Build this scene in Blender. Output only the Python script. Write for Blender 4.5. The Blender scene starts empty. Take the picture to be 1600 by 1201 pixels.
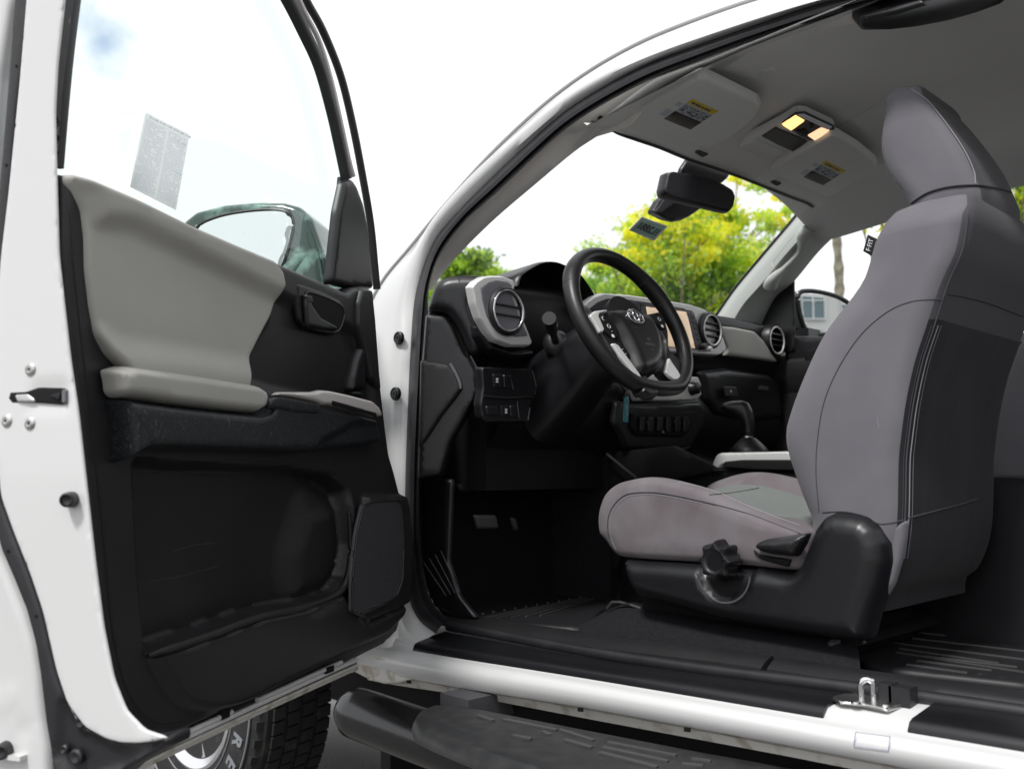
import bpy, bmesh, math, random
import numpy as np
from math import sin, cos, tan, atan, radians, pi
from mathutils import Vector, Matrix
from mathutils.geometry import delaunay_2d_cdt
from mathutils.bvhtree import BVHTree
random.seed(4); RNG = np.random.default_rng(4)

# ------------------------------------------------------------------ camera, world, sun, exposure
ZO = 0.17                       # cabin coordinates are measured 0.17 m above the asphalt
F = 1480.0; PITCH = atan((735-600.5)/F); YAW = radians(44.7)
C = np.array([0, 2.25, .85])
HD = np.array([cos(YAW), -sin(YAW), 0]); RT = np.array([-sin(YAW), -cos(YAW), 0])
FW = HD*cos(PITCH)+np.array([0, 0, sin(PITCH)]); UP = np.array([0, 0, cos(PITCH)])-HD*sin(PITCH)
scn = bpy.context.scene
COL = scn.collection
cam = bpy.data.cameras.new('camera'); co = bpy.data.objects.new('camera', cam); COL.objects.link(co); scn.camera = co
co.matrix_world = Matrix(((RT[0], UP[0], -FW[0], C[0]), (RT[1], UP[1], -FW[1], C[1]), (RT[2], UP[2], -FW[2], C[2]+ZO), (0, 0, 0, 1)))
cam.sensor_width = 36; cam.lens = 36*F/1600; cam.clip_start = .05; cam.clip_end = 3000
cam.dof.use_dof = True; cam.dof.focus_distance = 2.0; cam.dof.aperture_fstop = 4.5
scn.view_settings.view_transform = 'Standard'; scn.view_settings.look = 'None'
scn.view_settings.exposure = 0.28; scn.view_settings.gamma = 1
SUN_EL, SUN_AZ = radians(56), radians(98)          # azimuth measured from +X towards +Y
W = bpy.data.worlds.new('World'); scn.world = W; W.use_nodes = True
nt = W.node_tree; N = nt.nodes; L = nt.links
bg = N['Background']; bg.inputs[1].default_value = .1
sky = N.new('ShaderNodeTexSky'); sky.sky_type = 'NISHITA'; sky.sun_disc = False
sky.sun_elevation = SUN_EL; sky.sun_rotation = pi/2-SUN_AZ
tc = N.new('ShaderNodeTexCoord')
def ray(x, y): return FW+RT*(x-800)/F+UP*(600.5-y)/F
gap = ray(160, 62); gap = gap/np.linalg.norm(gap)
nz = N.new('ShaderNodeTexNoise'); nz.inputs['Scale'].default_value = 2.2; nz.inputs['Detail'].default_value = 6
L.new(tc.outputs['Generated'], nz.inputs['Vector'])
cr_ = N.new('ShaderNodeMapRange'); cr_.inputs[1].default_value = .24; cr_.inputs[2].default_value = .34
L.new(nz.outputs[0], cr_.inputs[0])
nz2 = N.new('ShaderNodeTexNoise'); nz2.inputs['Scale'].default_value = 26; nz2.inputs['Detail'].default_value = 5
L.new(tc.outputs['Generated'], nz2.inputs['Vector'])
vd = N.new('ShaderNodeVectorMath'); vd.operation = 'DISTANCE'; vd.inputs[1].default_value = tuple(gap)
nrm = N.new('ShaderNodeVectorMath'); nrm.operation = 'NORMALIZE'; L.new(tc.outputs['Generated'], nrm.inputs[0]); L.new(nrm.outputs[0], vd.inputs[0])
ad = N.new('ShaderNodeMath'); ad.operation = 'MULTIPLY_ADD'; ad.inputs[1].default_value = .085; L.new(nz2.outputs[0], ad.inputs[0]); L.new(vd.outputs['Value'], ad.inputs[2])
gm = N.new('ShaderNodeMapRange'); gm.inputs[1].default_value = .038; gm.inputs[2].default_value = .078; gm.inputs[3].default_value = .25; L.new(ad.outputs[0], gm.inputs[0])
mn = N.new('ShaderNodeMath'); mn.operation = 'MINIMUM'; L.new(gm.outputs[0], mn.inputs[0]); L.new(cr_.outputs[0], mn.inputs[1])
hs = N.new('ShaderNodeVectorMath'); hs.operation = 'SCALE'; hs.inputs[3].default_value = 1.8; L.new(sky.outputs[0], hs.inputs[0])
mx = N.new('ShaderNodeMix'); mx.data_type = 'RGBA'; L.new(mn.outputs[0], mx.inputs[0]); L.new(hs.outputs[0], mx.inputs[6]); mx.inputs[7].default_value = (9.7, 9.85, 10.1, 1)
L.new(mx.outputs[2], bg.inputs[0])
sl = bpy.data.lights.new('sun', 'SUN'); sl.energy = 2.6; sl.angle = radians(10); sl.color = (1, .98, .955)
so = bpy.data.objects.new('sun', sl); COL.objects.link(so)
sd = Vector((cos(SUN_EL)*cos(SUN_AZ), cos(SUN_EL)*sin(SUN_AZ), sin(SUN_EL)))
so.rotation_euler = sd.to_track_quat('Z', 'Y').to_euler(); so.location = sd*20

# ------------------------------------------------------------------ geometry helpers
def nv(v): v = np.array(v, float); return v/np.linalg.norm(v)
def onY(x, y, Y): r = ray(x, y); return C+r*(Y-C[1])/r[1]
def onX(x, y, X): r = ray(x, y); return C+r*(X-C[0])/r[0]
def onZ(x, y, Z): r = ray(x, y); return C+r*(Z-C[2])/r[2]
def sideY(z): return .745-.235*max(0, z-1.0)**1.15
def onS(x, y, dy=0):                     # the door-opening surface of the cab (leans in above the belt)
    Y = .7
    for _ in range(12): Y = .5*Y+.5*(sideY(onY(x, y, Y)[2])+dy)
    return onY(x, y, Y)
class Fr:
    def __init__(s, o, u, v):
        s.o = np.array(o, float); s.u = nv(u); s.v = nv(v); s.n = np.cross(s.u, s.v)
    def px(s, pts, off=0):
        out = []
        for p in pts:
            r = ray(*p); q = C+r*((s.o+s.n*off-C)@s.n)/(r@s.n)
            out.append(((q-s.o)@s.u, (q-s.o)@s.v))
        return np.array(out)
    def to3(s, uv, h=0):
        uv = np.atleast_2d(uv); h = np.broadcast_to(h, (len(uv),))
        return s.o+uv[:, :1]*s.u+uv[:, 1:2]*s.v+h[:, None]*s.n
def chaikin(p, k=2, closed=True):
    p = np.array(p, float)
    for _ in range(k):
        q = np.roll(p, -1, 0) if closed else p[1:]
        a = p if closed else p[:-1]
        r = np.empty((2*len(a), p.shape[1])); r[0::2] = .75*a+.25*q; r[1::2] = .25*a+.75*q
        if not closed: r = np.vstack([p[:1], r, p[-1:]])
        p = r
    return p
def corners(P, c):
    out = []
    for a, b in zip(P, np.roll(P, -1, 0)):
        L_ = np.linalg.norm(b-a)+1e-9; e = min(.34, c/L_); out += [a, a+(b-a)*e, b-(b-a)*e]
    return np.array(out)
def resample(p, n=None, step=None, closed=False):
    p = np.array(p, float)
    if closed: p = np.vstack([p, p[:1]])
    d = np.r_[0, np.cumsum(np.linalg.norm(np.diff(p, axis=0), axis=1))]
    if n is None: n = max(4, int(d[-1]/step)+1)
    t = np.linspace(0, d[-1], n+1)[:-1] if closed else np.linspace(0, d[-1], n)
    return np.stack([np.interp(t, d, p[:, i]) for i in range(p.shape[1])], 1)
def cr(p, n=40):                          # smooth open curve through points
    p = np.array(p, float); P = np.vstack([2*p[0]-p[1], p, 2*p[-1]-p[-2]]); out = []
    for i in range(1, len(P)-2):
        for t in np.linspace(0, 1, 12, endpoint=False):
            a, b, c, d = P[i-1], P[i], P[i+1], P[i+2]
            out.append(.5*((2*b)+(-a+c)*t+(2*a-5*b+4*c-d)*t*t+(-a+3*b-3*c+d)*t**3))
    out.append(P[-2]); return resample(out, n)
def segdist(P, poly):
    A = poly; B = np.roll(poly, -1, 0); AB = B-A; L2 = (AB**2).sum(1)+1e-18
    out = np.empty(len(P))
    for s in range(0, len(P), 2000):
        p = P[s:s+2000, None, :]; t = np.clip(((p-A)*AB).sum(2)/L2, 0, 1)
        out[s:s+2000] = np.sqrt((((A+t[..., None]*AB)-p)**2).sum(2)).min(1)
    return out
def inside(P, poly):
    A = poly; B = np.roll(poly, -1, 0); r = np.zeros(len(P), bool)
    for a, b in zip(A, B):
        c = ((a[1] > P[:, 1]) != (b[1] > P[:, 1]))
        if b[1] != a[1]: r ^= c & (P[:, 0] < (b[0]-a[0])*(P[:, 1]-a[1])/(b[1]-a[1])+a[0])
    return r
def sm(t): t = np.clip(t, 0, 1); return t*t*(3-2*t)
class MB:
    def __init__(s): s.v = []; s.f = []; s.m = []
    def add(s, v, f, mi=0):
        k = len(s.v); s.v += [tuple(map(float, q)) for q in v]; s.f += [tuple(int(i)+k for i in g) for g in f]; s.m += [mi]*len(f); return s
def loft(curves, closed=False, caps=False):
    n = len(curves[0]); v = np.vstack(curves); f = []
    for i in range(len(curves)-1):
        for j in range(n if closed else n-1):
            a = i*n+j; b = i*n+(j+1) % n; f.append((a, b, b+n, a+n))
    if caps:
        f.append(tuple(range(n))[::-1]); f.append(tuple(range((len(curves)-1)*n, len(curves)*n)))
    return v, f
def tube(path, r, seg=12, closed=False, flat=1.0, ref=(0, 0, 1), caps=True, prof=None):
    p = np.array(path, float); n = len(p); r = np.broadcast_to(r, (n,))
    if closed: T = np.roll(p, -1, 0)-np.roll(p, 1, 0)
    else: T = np.gradient(p, axis=0)
    cur = []
    ref = np.array(ref, float)
    for i in range(n):
        t = nv(T[i]); a = np.cross(ref, t)
        a = np.cross((1, 0, 0), t) if np.linalg.norm(a) < 1e-4 else a
        a = nv(a); b = np.cross(t, a)
        if prof is not None: cur.append(np.array([p[i]+r[i]*(x*a+y*b) for x, y in prof]))
        else: cur.append(np.array([p[i]+r[i]*(cos(q)*a+flat*sin(q)*b) for q in np.linspace(0, 2*pi, seg, endpoint=False)]))
    if closed: cur.append(cur[0])
    return loft(cur, True, caps and not closed)
def lathe(o, ax, prof, seg=32):           # prof: (radius, height along ax)
    ax = nv(ax); a = nv(np.cross(ax, (0, 0, 1) if abs(ax[2]) < .9 else (1, 0, 0))); b = np.cross(ax, a); o = np.array(o, float)
    cur = [np.array([o+ax*h+max(r, 1e-5)*(cos(q)*a+sin(q)*b) for q in np.linspace(0, 2*pi, seg, endpoint=False)]) for r, h in prof]
    return loft(cur, True, True)
def boxf(o, u, v, w):                     # box from corner o and three edge vectors
    o, u, v, w = [np.array(q, float) for q in (o, u, v, w)]
    V = [o, o+u, o+u+v, o+v, o+w, o+u+w, o+u+v+w, o+v+w]
    return V, [(0, 3, 2, 1), (4, 5, 6, 7), (0, 1, 5, 4), (1, 2, 6, 5), (2, 3, 7, 6), (3, 0, 4, 7)]
def boxc(x0, x1, y0, y1, z0, z1): return boxf((x0, y0, z0), (x1-x0, 0, 0), (0, y1-y0, 0), (0, 0, z1-z0))
def panel(fr, pts, off=0, t=.01, r=None, step=.012, hf=(), k=2, uv=False, back=True, wall=0.0, fn=None, cc=None):
    P = np.array(pts, float) if uv else fr.px(pts, off+t)
    r = t if r is None else r
    P = chaikin(corners(P, cc or max(r, .004)*1.2), k) if k else P
    area = .5*np.sum(P[:, 0]*np.roll(P[:, 1], -1)-np.roll(P[:, 0], -1)*P[:, 1])
    if area < 0: P = P[::-1]
    B = resample(P, step=step*.8, closed=True) if k else P
    if not k:
        out = []
        for a, b in zip(P, np.roll(P, -1, 0)):
            m = max(1, int(np.linalg.norm(b-a)/step)); out += [a+(b-a)*i/m for i in range(m)]
        B = np.array(out)
    T = np.roll(B, -1, 0)-np.roll(B, 1, 0); Nn = np.stack([-T[:, 1], T[:, 0]], 1); Nn /= np.linalg.norm(Nn, axis=1)[:, None]+1e-12
    I = []
    if t and r:
        for q in (.03, .13, .3, .55, .85):
            R = B+Nn*r*q; d = segdist(R, B); I.append(R[(d > .93*r*q) & inside(R, B)])
    lo, hi = B.min(0), B.max(0)
    gx, gy = np.meshgrid(np.arange(lo[0], hi[0], step), np.arange(lo[1], hi[1], step)); G = np.stack([gx.ravel()+.31*step*(np.arange(gx.size)//gx.shape[1] % 2), gy.ravel()], 1)
    if len(G):
        G = G[inside(G, B)]
        if len(G): G = G[segdist(G, B) > max(r*1.02 if t else 0, step*.35)]
        I.append(G)
    I = np.vstack(I) if I else np.zeros((0, 2))
    V = [Vector(p) for p in B]+[Vector(p) for p in I]; nb = len(B)
    vv, _, ff, *_ = delaunay_2d_cdt(V, [(i, (i+1) % nb) for i in range(nb)], [], 1, 1e-7)
    U = np.array([tuple(q) for q in vv]); d = segdist(U, B); d[:nb] = 0
    x = np.clip(d/r, 0, 1) if r else np.ones(len(U))
    h = off+t*np.sqrt(np.clip(1-(1-x)**2, 0, 1))
    for poly, dh, soft in hf:
        Q = fr.px(poly, off+t+min(dh, 0)*.0) if not isinstance(poly, np.ndarray) else poly
        Q = chaikin(corners(Q, max(soft, .01)), 2); s = segdist(U, Q)*np.where(inside(U, Q), 1, -1); h = h+dh*sm(s/soft+.5)
    if fn is not None: h = h+fn(U, d)
    v3 = fr.to3(U, h); f = [tuple(q) for q in ff if len(q) > 2]
    nv_ = len(v3)
    if back:
        v3 = np.vstack([v3, fr.to3(B, off-max(wall, .001))])
        f += [(i, nv_+i, nv_+(i+1) % nb, (i+1) % nb) for i in range(nb)]
        vb, _, fb, *_ = delaunay_2d_cdt([Vector(p) for p in B], [(i, (i+1) % nb) for i in range(nb)], [], 1, 1e-7)
        if len(vb) == nb: f += [tuple(nv_+i for i in q)[::-1] for q in fb if len(q) > 2]
    return v3, f
OBJ = {}
def build(name, mb, mats, parent=None, ang=38, smooth=True):
    if isinstance(mb, tuple): mb = MB().add(*mb)
    me = bpy.data.meshes.new(name); me.from_pydata([(a, b, c+ZO) for a, b, c in mb.v], [], mb.f)
    mats = mats if isinstance(mats, (list, tuple)) else [mats]
    for m in mats: me.materials.append(m)
    if len(mats) > 1: me.polygons.foreach_set('material_index', mb.m)
    bm = bmesh.new(); bm.from_mesh(me); bmesh.ops.recalc_face_normals(bm, faces=bm.faces); bm.to_mesh(me); bm.free()
    if smooth: me.shade_smooth(); me.set_sharp_from_angle(angle=radians(ang))
    else: me.shade_flat()
    o = bpy.data.objects.new(name, me); COL.objects.link(o)
    if parent: o.parent = parent
    return o
def tag(o, label=None, cat=None, group=None, kind=None):
    for k, v in (('label', label), ('category', cat), ('group', group), ('kind', kind)):
        if v: o[k] = v
    return o
def empty(name, loc=(0, 0, 0)):
    o = bpy.data.objects.new(name, None); COL.objects.link(o); o.location = loc; o.empty_display_size = .2; return o
def merge(*parts):
    m = MB()
    for p in parts: m.add(*p[:2], *(p[2:3]))
    return m
def pxpath(f, pts, n=None):
    p = [f(*q) for q in pts]; return cr(p, n or max(16, len(pts)*6))
def bvh(mb): return BVHTree.FromPolygons([Vector(q) for q in mb.v], mb.f)
def bvh_join(*ms):
    q = MB()
    for m in ms: q.add(m.v, m.f)
    return bvh(q)
def drape(tree, pts, n=60, lift=.0006):
    P = cr(np.array(pts, float), n); out = []
    for x, y in P:
        d = nv(ray(x, y)); h = tree.ray_cast(Vector(C), Vector(d))
        if h[0] is not None: out.append(np.array(h[0])-d*lift)
    return np.array(out)
def textmb(body, fr, uv, size, h=.0008, rot=0, mirror=False, ext=.0002, bold=0):
    cu = bpy.data.curves.new('t', 'FONT'); cu.body = body; cu.size = size; cu.extrude = ext; cu.align_x = 'CENTER'; cu.align_y = 'CENTER'; cu.resolution_u = 3; cu.offset = bold
    o = bpy.data.objects.new('t', cu); COL.objects.link(o); me = bpy.data.meshes.new_from_object(o)
    V = np.array([v.co[:] for v in me.vertices]); f = [tuple(p.vertices) for p in me.polygons]
    bpy.data.objects.remove(o); bpy.data.curves.remove(cu); bpy.data.meshes.remove(me)
    if mirror: V[:, 0] *= -1
    c, s = cos(rot), sin(rot); X = V[:, 0]*c-V[:, 1]*s+uv[0]; Y = V[:, 0]*s+V[:, 1]*c+uv[1]
    return fr.to3(np.stack([X, Y], 1), h+V[:, 2]), f

# ------------------------------------------------------------------ materials
def mat(name, col, rough=.5, metal=0, spec=.5, bump=None, var=None, coat=0, emit=None, sheen=0, scuff=None, trans=0, dirt_or_reflection=None):
    m = bpy.data.materials.new(name); m.use_nodes = True; nt = m.node_tree; N = nt.nodes; L = nt.links; b = N['Principled BSDF']
    b.inputs['Base Color'].default_value = (*col, 1); b.inputs['Roughness'].default_value = rough; b.inputs['Metallic'].default_value = metal
    b.inputs['Specular IOR Level'].default_value = spec; b.inputs['Coat Weight'].default_value = coat; b.inputs['Coat Roughness'].default_value = .05
    b.inputs['Sheen Weight'].default_value = sheen
    tc = N.new('ShaderNodeTexCoord'); cur = None
    def noise(scale, detail=3, st=(1, 1, 1)):
        mp = N.new('ShaderNodeMapping'); mp.inputs['Scale'].default_value = st; L.new(tc.outputs['Object'], mp.inputs[0])
        n = N.new('ShaderNodeTexNoise'); n.inputs['Scale'].default_value = scale; n.inputs['Detail'].default_value = detail; L.new(mp.outputs[0], n.inputs['Vector']); return n
    def mixc(fac, a, bcol):
        x = N.new('ShaderNodeMix'); x.data_type = 'RGBA'; L.new(fac, x.inputs[0])
        if a is None: x.inputs[6].default_value = (*col, 1)
        else: L.new(a, x.inputs[6])
        x.inputs[7].default_value = (*bcol, 1); return x.outputs[2]
    if var:
        n = noise(var[0]); r = N.new('ShaderNodeMapRange'); r.inputs[1].default_value = .38; r.inputs[2].default_value = .68; L.new(n.outputs[0], r.inputs[0])
        cur = mixc(r.outputs[0], cur, var[1])
        n2 = noise(var[0]*.35); r2 = N.new('ShaderNodeMapRange'); r2.inputs[3].default_value = max(0, rough-.12); r2.inputs[4].default_value = min(1, rough+.12); L.new(n2.outputs[0], r2.inputs[0]); L.new(r2.outputs[0], b.inputs['Roughness'])
    if dirt_or_reflection:                                # (scale, threshold, colour)
        n = noise(dirt_or_reflection[0], 6); r = N.new('ShaderNodeMapRange'); r.inputs[1].default_value = dirt_or_reflection[1]; r.inputs[2].default_value = dirt_or_reflection[1]+.12; L.new(n.outputs[0], r.inputs[0]); cur = mixc(r.outputs[0], cur, dirt_or_reflection[2])
    if scuff:                               # fine pale scratches: (strength, colour)
        for st, rot in (((120, 120, 45), .5), ((50, 190, 130), 1.2)):
            mp = N.new('ShaderNodeMapping'); mp.inputs['Scale'].default_value = st; mp.inputs['Rotation'].default_value = (rot, rot*.7, .4); L.new(tc.outputs['Object'], mp.inputs[0])
            n = N.new('ShaderNodeTexNoise'); n.inputs['Scale'].default_value = 1; n.inputs['Detail'].default_value = 8; n.inputs['Distortion'].default_value = 3.5; L.new(mp.outputs[0], n.inputs[0])
            r = N.new('ShaderNodeMapRange'); r.inputs[1].default_value = .61; r.inputs[2].default_value = .70; r.inputs[4].default_value = scuff[0]; L.new(n.outputs[0], r.inputs[0]); cur = mixc(r.outputs[0], cur, scuff[1])
    if cur is not None: L.new(cur, b.inputs['Base Color'])
    if bump:
        kind, sc, st = bump[:3]
        if kind == 'grain': t = N.new('ShaderNodeTexVoronoi'); t.feature = 'F1'; t.inputs['Scale'].default_value = sc; L.new(tc.outputs['Object'], t.inputs['Vector']); src = t.outputs[0]
        elif kind == 'noise': src = noise(sc, 5).outputs[0]
        elif kind == 'weave':
            w = N.new('ShaderNodeTexWave'); w.inputs['Scale'].default_value = sc; w.bands_direction = 'Z'; w.inputs['Distortion'].default_value = 1.2; w.inputs['Detail'].default_value = 2; L.new(tc.outputs['Object'], w.inputs['Vector'])
            w2 = N.new('ShaderNodeTexWave'); w2.inputs['Scale'].default_value = sc; w2.bands_direction = 'X'; L.new(tc.outputs['Object'], w2.inputs['Vector'])
            a = N.new('ShaderNodeMath'); a.operation = 'ADD'; L.new(w.outputs[1], a.inputs[0]); L.new(w2.outputs[1], a.inputs[1]); src = a.outputs[0]
        bp = N.new('ShaderNodeBump'); bp.inputs['Strength'].default_value = st; bp.inputs['Distance'].default_value = bump[3] if len(bump) > 3 else .001
        L.new(src, bp.inputs['Height']); L.new(bp.outputs[0], b.inputs['Normal'])
        if len(bump) > 4:
            n3 = noise(bump[4], 3, (1, 1, .6)); b3 = N.new('ShaderNodeBump'); b3.inputs['Strength'].default_value = bump[5]; b3.inputs['Distance'].default_value = .01
            L.new(n3.outputs[0], b3.inputs['Height']); L.new(b3.outputs[0], bp.inputs['Normal'])
    if emit: b.inputs['Emission Color'].default_value = (*emit[0], 1); b.inputs['Emission Strength'].default_value = emit[1]
    return m
def glass(name, tint=(.93, .97, .95), refl=1.0, haze=0.0):
    m = bpy.data.materials.new(name); m.use_nodes = True; nt = m.node_tree; N = nt.nodes; L = nt.links
    for n in list(N):
        if n.type != 'OUTPUT_MATERIAL': N.remove(n)
    o = [n for n in N if n.type == 'OUTPUT_MATERIAL'][0]
    t = N.new('ShaderNodeBsdfTransparent'); t.inputs[0].default_value = (*tint, 1); g = N.new('ShaderNodeBsdfGlossy'); g.inputs['Roughness'].default_value = .01
    fz = N.new('ShaderNodeFresnel'); fz.inputs[0].default_value = 1.3; mu = N.new('ShaderNodeMath'); mu.operation = 'MULTIPLY'; mu.inputs[1].default_value = refl; L.new(fz.outputs[0], mu.inputs[0])
    x = N.new('ShaderNodeMixShader'); L.new(mu.outputs[0], x.inputs[0]); L.new(t.outputs[0], x.inputs[1]); L.new(g.outputs[0], x.inputs[2]); L.new(x.outputs[0], o.inputs[0]); return m
M = {}
M['paint'] = mat('white_paint', (.62, .62, .62), .30, coat=.5, bump=('noise', 18, .04, .002))
M['dirtywhite'] = mat('dirty_white_paint', (.62, .60, .56), .5, dirt_or_reflection=(22, .52, (.40, .36, .29)))
M['black'] = mat('black_grain_plastic', (.0115, .0112, .0125), .46, spec=.5, bump=('grain', 420, .16, .0006), var=(9, (.0150, .0147, .0165)))
M['blacksmooth'] = mat('black_smooth_plastic', (.0065, .0066, .008), .38, spec=.5, bump=('grain', 500, .06, .0004), var=(7, (.0095, .0095, .0115)))
M['blackscuff'] = mat('scuffed_black_plastic', (.011, .013, .015), .40, spec=.5, bump=('grain', 420, .12, .0005), scuff=(.30, (.30, .33, .34)))
M['slat'] = mat('grille_slat', (.075, .075, .080), .4, spec=.5)
M['drip_shading'] = mat('grey_drip_shading', (.27, .27, .27), .5)  # grey puts the drip rail's shading into its colour
M['pedal'] = mat('pedal_rubber', (.045, .043, .043), .6)
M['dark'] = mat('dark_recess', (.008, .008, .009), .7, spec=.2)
M['rubber'] = mat('rubber_seal', (.013, .0125, .015), .45, spec=.5, bump=('noise', 300, .15, .0005), var=(30, (.018, .0175, .020)))
M['fabric_door'] = mat('beige_grey_vinyl', (.38, .375, .35), .55, spec=.3, bump=('noise', 700, .2, .0005), var=(5, (.34, .335, .315)))
M['silver'] = mat('silver_plastic', (.64, .64, .63), .35, metal=.2)
M['pinksilver'] = mat('satin_silver', (.60, .57, .55), .42, metal=.25, scuff=(.12, (.75, .74, .73)))
M['chrome'] = mat('chrome', (.8, .8, .82), .12, metal=1)
M['steel'] = mat('zinc_steel', (.62, .62, .60), .3, metal=1, dirt_or_reflection=(60, .58, (.25, .22, .18)))
M['seat'] = mat('grey_seat_fabric', (.158, .152, .168), .9, spec=.12, sheen=.10, bump=('weave', 240, .16, .001, 13, .22), var=(6, (.132, .127, .142)))
M['seatworn'] = mat('worn_grey_fabric', (.168, .154, .163), .9, spec=.12, sheen=.08, bump=('weave', 240, .16, .001, 16, .30), var=(11, (.135, .115, .125)), dirt_or_reflection=(9, .6, (.21, .19, .195)))
M['seatcentre'] = mat('ribbed_grey_fabric', (.165, .18, .172), .9, spec=.12, sheen=.2, bump=('weave', 110, .5, .0015))
M['seatdark'] = mat('charcoal_seat_fabric', (.018, .018, .021), .8, spec=.2, sheen=.06, bump=('noise', 300, .08, .0006, 9, .3), var=(7, (.024, .024, .028)))
M['seatmid'] = mat('dark_grey_seat_fabric', (.070, .067, .075), .82, spec=.2, sheen=.06, bump=('weave', 420, .2, .0006))
M['thread'] = mat('thread', (.24, .235, .25), .8)
M['threaddark'] = mat('dark_thread', (.05, .05, .06), .8)
M['head'] = mat('grey_headliner', (.70, .705, .69), .95, spec=.1, bump=('noise', 900, .25, .0006), var=(3, (.66, .665, .65)))
M['visor'] = mat('visor_vinyl', (.66, .665, .65), .85, spec=.15, bump=('noise', 900, .15, .0004))
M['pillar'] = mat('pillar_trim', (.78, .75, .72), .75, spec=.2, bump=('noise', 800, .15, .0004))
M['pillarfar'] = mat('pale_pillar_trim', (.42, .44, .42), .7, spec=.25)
M['leather'] = mat('black_leather', (.009, .009, .010), .40, spec=.5, bump=('noise', 420, .22, .0006))
M['carpet'] = mat('black_carpet', (.014, .014, .016), .95, spec=.1, bump=('noise', 700, .8, .002), var=(160, (.020, .020, .023)))
M['mat'] = mat('rubber_mat', (.014, .014, .016), .5, spec=.4, bump=('noise', 250, .2, .0006), dirt_or_reflection=(40, .66, (.06, .06, .06)))
M['glass'] = glass('clear_glass', (.995, 1, .998), .10)
M['doorglass'] = glass('door_glass', (.955, .99, .975), .12)
M['mirror'] = mat('mirror', (.86, .88, .88), .01, metal=1)
M['mirrordark'] = mat('dim_mirror', (.045, .043, .050), .4, spec=.15)
M['white'] = mat('white_print', (.75, .76, .78), .5)
M['paper'] = mat('paper', (.86, .86, .86), .7)
def thin(m, c, tr):
    nt = m.node_tree; t = nt.nodes.new('ShaderNodeBsdfTranslucent'); t.inputs[0].default_value = (*c, 1); x = nt.nodes.new('ShaderNodeMixShader'); x.inputs[0].default_value = tr
    o = [q for q in nt.nodes if q.type == 'OUTPUT_MATERIAL'][0]; nt.links.new(nt.nodes['Principled BSDF'].outputs[0], x.inputs[1]); nt.links.new(t.outputs[0], x.inputs[2]); nt.links.new(x.outputs[0], o.inputs[0])
M['paperthin'] = mat('thin_paper', (.88, .88, .88), .7); thin(M['paperthin'], (1, 1, 1), .9)
M['ink'] = mat('ink', (.62, .62, .72), .7)
M['yellow'] = mat('yellow_label', (.62, .46, .03), .6)
M['labeldark'] = mat('dark_label', (.03, .027, .022), .5)
M['labelblue'] = mat('pale_blue_label', (.42, .47, .52), .6)
M['tyre'] = mat('tyre_rubber', (.022, .022, .023), .75, spec=.35, bump=('noise', 120, .3, .001), dirt_or_reflection=(20, .55, (.05, .047, .043)))
M['tyreletter'] = mat('tyre_letter', (.20, .21, .23), .6)
M['rim'] = mat('alloy', (.72, .72, .74), .28, metal=.75)
M['bar'] = mat('black_powder_coat', (.012, .012, .013), .22, spec=.6, bump=('noise', 90, .06, .002))
M['pad'] = mat('step_pad_rubber', (.020, .021, .023), .45, spec=.5, bump=('noise', 250, .3, .0008), var=(30, (.034, .034, .034)))
M['screen'] = mat('lit_screen', (.3, .25, .2), .15, emit=((.85, .62, .42), .50))
M['lamp'] = mat('lit_lamp_lens', (.9, .6, .3), .3, emit=((1, .52, .16), 1.9))
M['lamp2'] = mat('lit_lamp_lens_pale', (.9, .6, .4), .3, emit=((1, .60, .34), 1.0))
M['teal'] = mat('teal_tag', (.06, .25, .26), .5)
M['stickergreen'] = mat('pale_green_sticker', (.40, .60, .53), .6)
M['asphalt'] = mat('asphalt', (.13, .127, .123), .9, spec=.2, bump=('noise', 60, .9, .01), var=(3, (.165, .16, .155)))
M['wall'] = mat('white_render', (.70, .70, .68), .9, bump=('noise', 8, .2, .01))
M['winglass'] = mat('dark_window_glass', (.10, .17, .19), .05, spec=.8)
M['bark'] = mat('bark', (.20, .17, .13), .95, bump=('noise', 14, 1, .03), var=(9, (.30, .27, .22)))
M['housing'] = mat('mirror_housing_reflections', (.03, .06, .05), .12, spec=.6, coat=.6, dirt_or_reflection=(11, .52, (.22, .36, .31)))  # pale green patches paint reflections onto the glossy housing

# ------------------------------------------------------------------ the setting
g = build('asphalt_ground', boxc(-150, 150, -150, 150, -ZO-.3, -ZO), M['asphalt'], smooth=False); tag(g, kind='structure')

truck = empty('pickup_truck')
tag(truck, 'white pickup truck with its driver door swung open, grey cloth seats and black dash', 'pickup truck')

# ------------------------------------------------------------------ cab shell: sill, pillars, roof
XS = np.linspace(-.45, 2.0, 60)
def rail(pts, Y, dz=0):
    P = np.array([onY(*p, Y) for p in pts]); i = np.argsort(P[:, 0]); P = P[i]
    if len(P) > 2 or True:
        a = np.polyfit(P[:, 0], P[:, 2], 1); z = np.interp(XS, P[:, 0], P[:, 2])
        z = np.where((XS < P[0, 0]), P[0, 2]+a[0]*(XS-P[0, 0])*.5, z); z = np.where(XS > P[-1, 0], P[-1, 2]+a[0]*(XS-P[-1, 0])*.5, z)
    z = np.convolve(np.r_[[z[0]]*3, z, [z[-1]]*3], np.ones(7)/7, 'valid')
    return np.stack([XS, np.full_like(XS, Y), z+dz], 1)
rA0 = rail([(640, 968), (900, 1018), (1119, 1048), (1298, 1071), (1600, 1110)], .685)
rA = rail([(640, 978), (900, 1028), (1119, 1059), (1298, 1082), (1600, 1119)], .705)
rB = rail([(661, 1006), (900, 1043), (1289, 1104), (1600, 1152)], .785)
rC = rail([(661, 1019), (900, 1056), (1289, 1121), (1600, 1172)], .80)
rC2 = rail([(661, 1023), (900, 1062), (1289, 1130), (1600, 1183)], .825)
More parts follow.
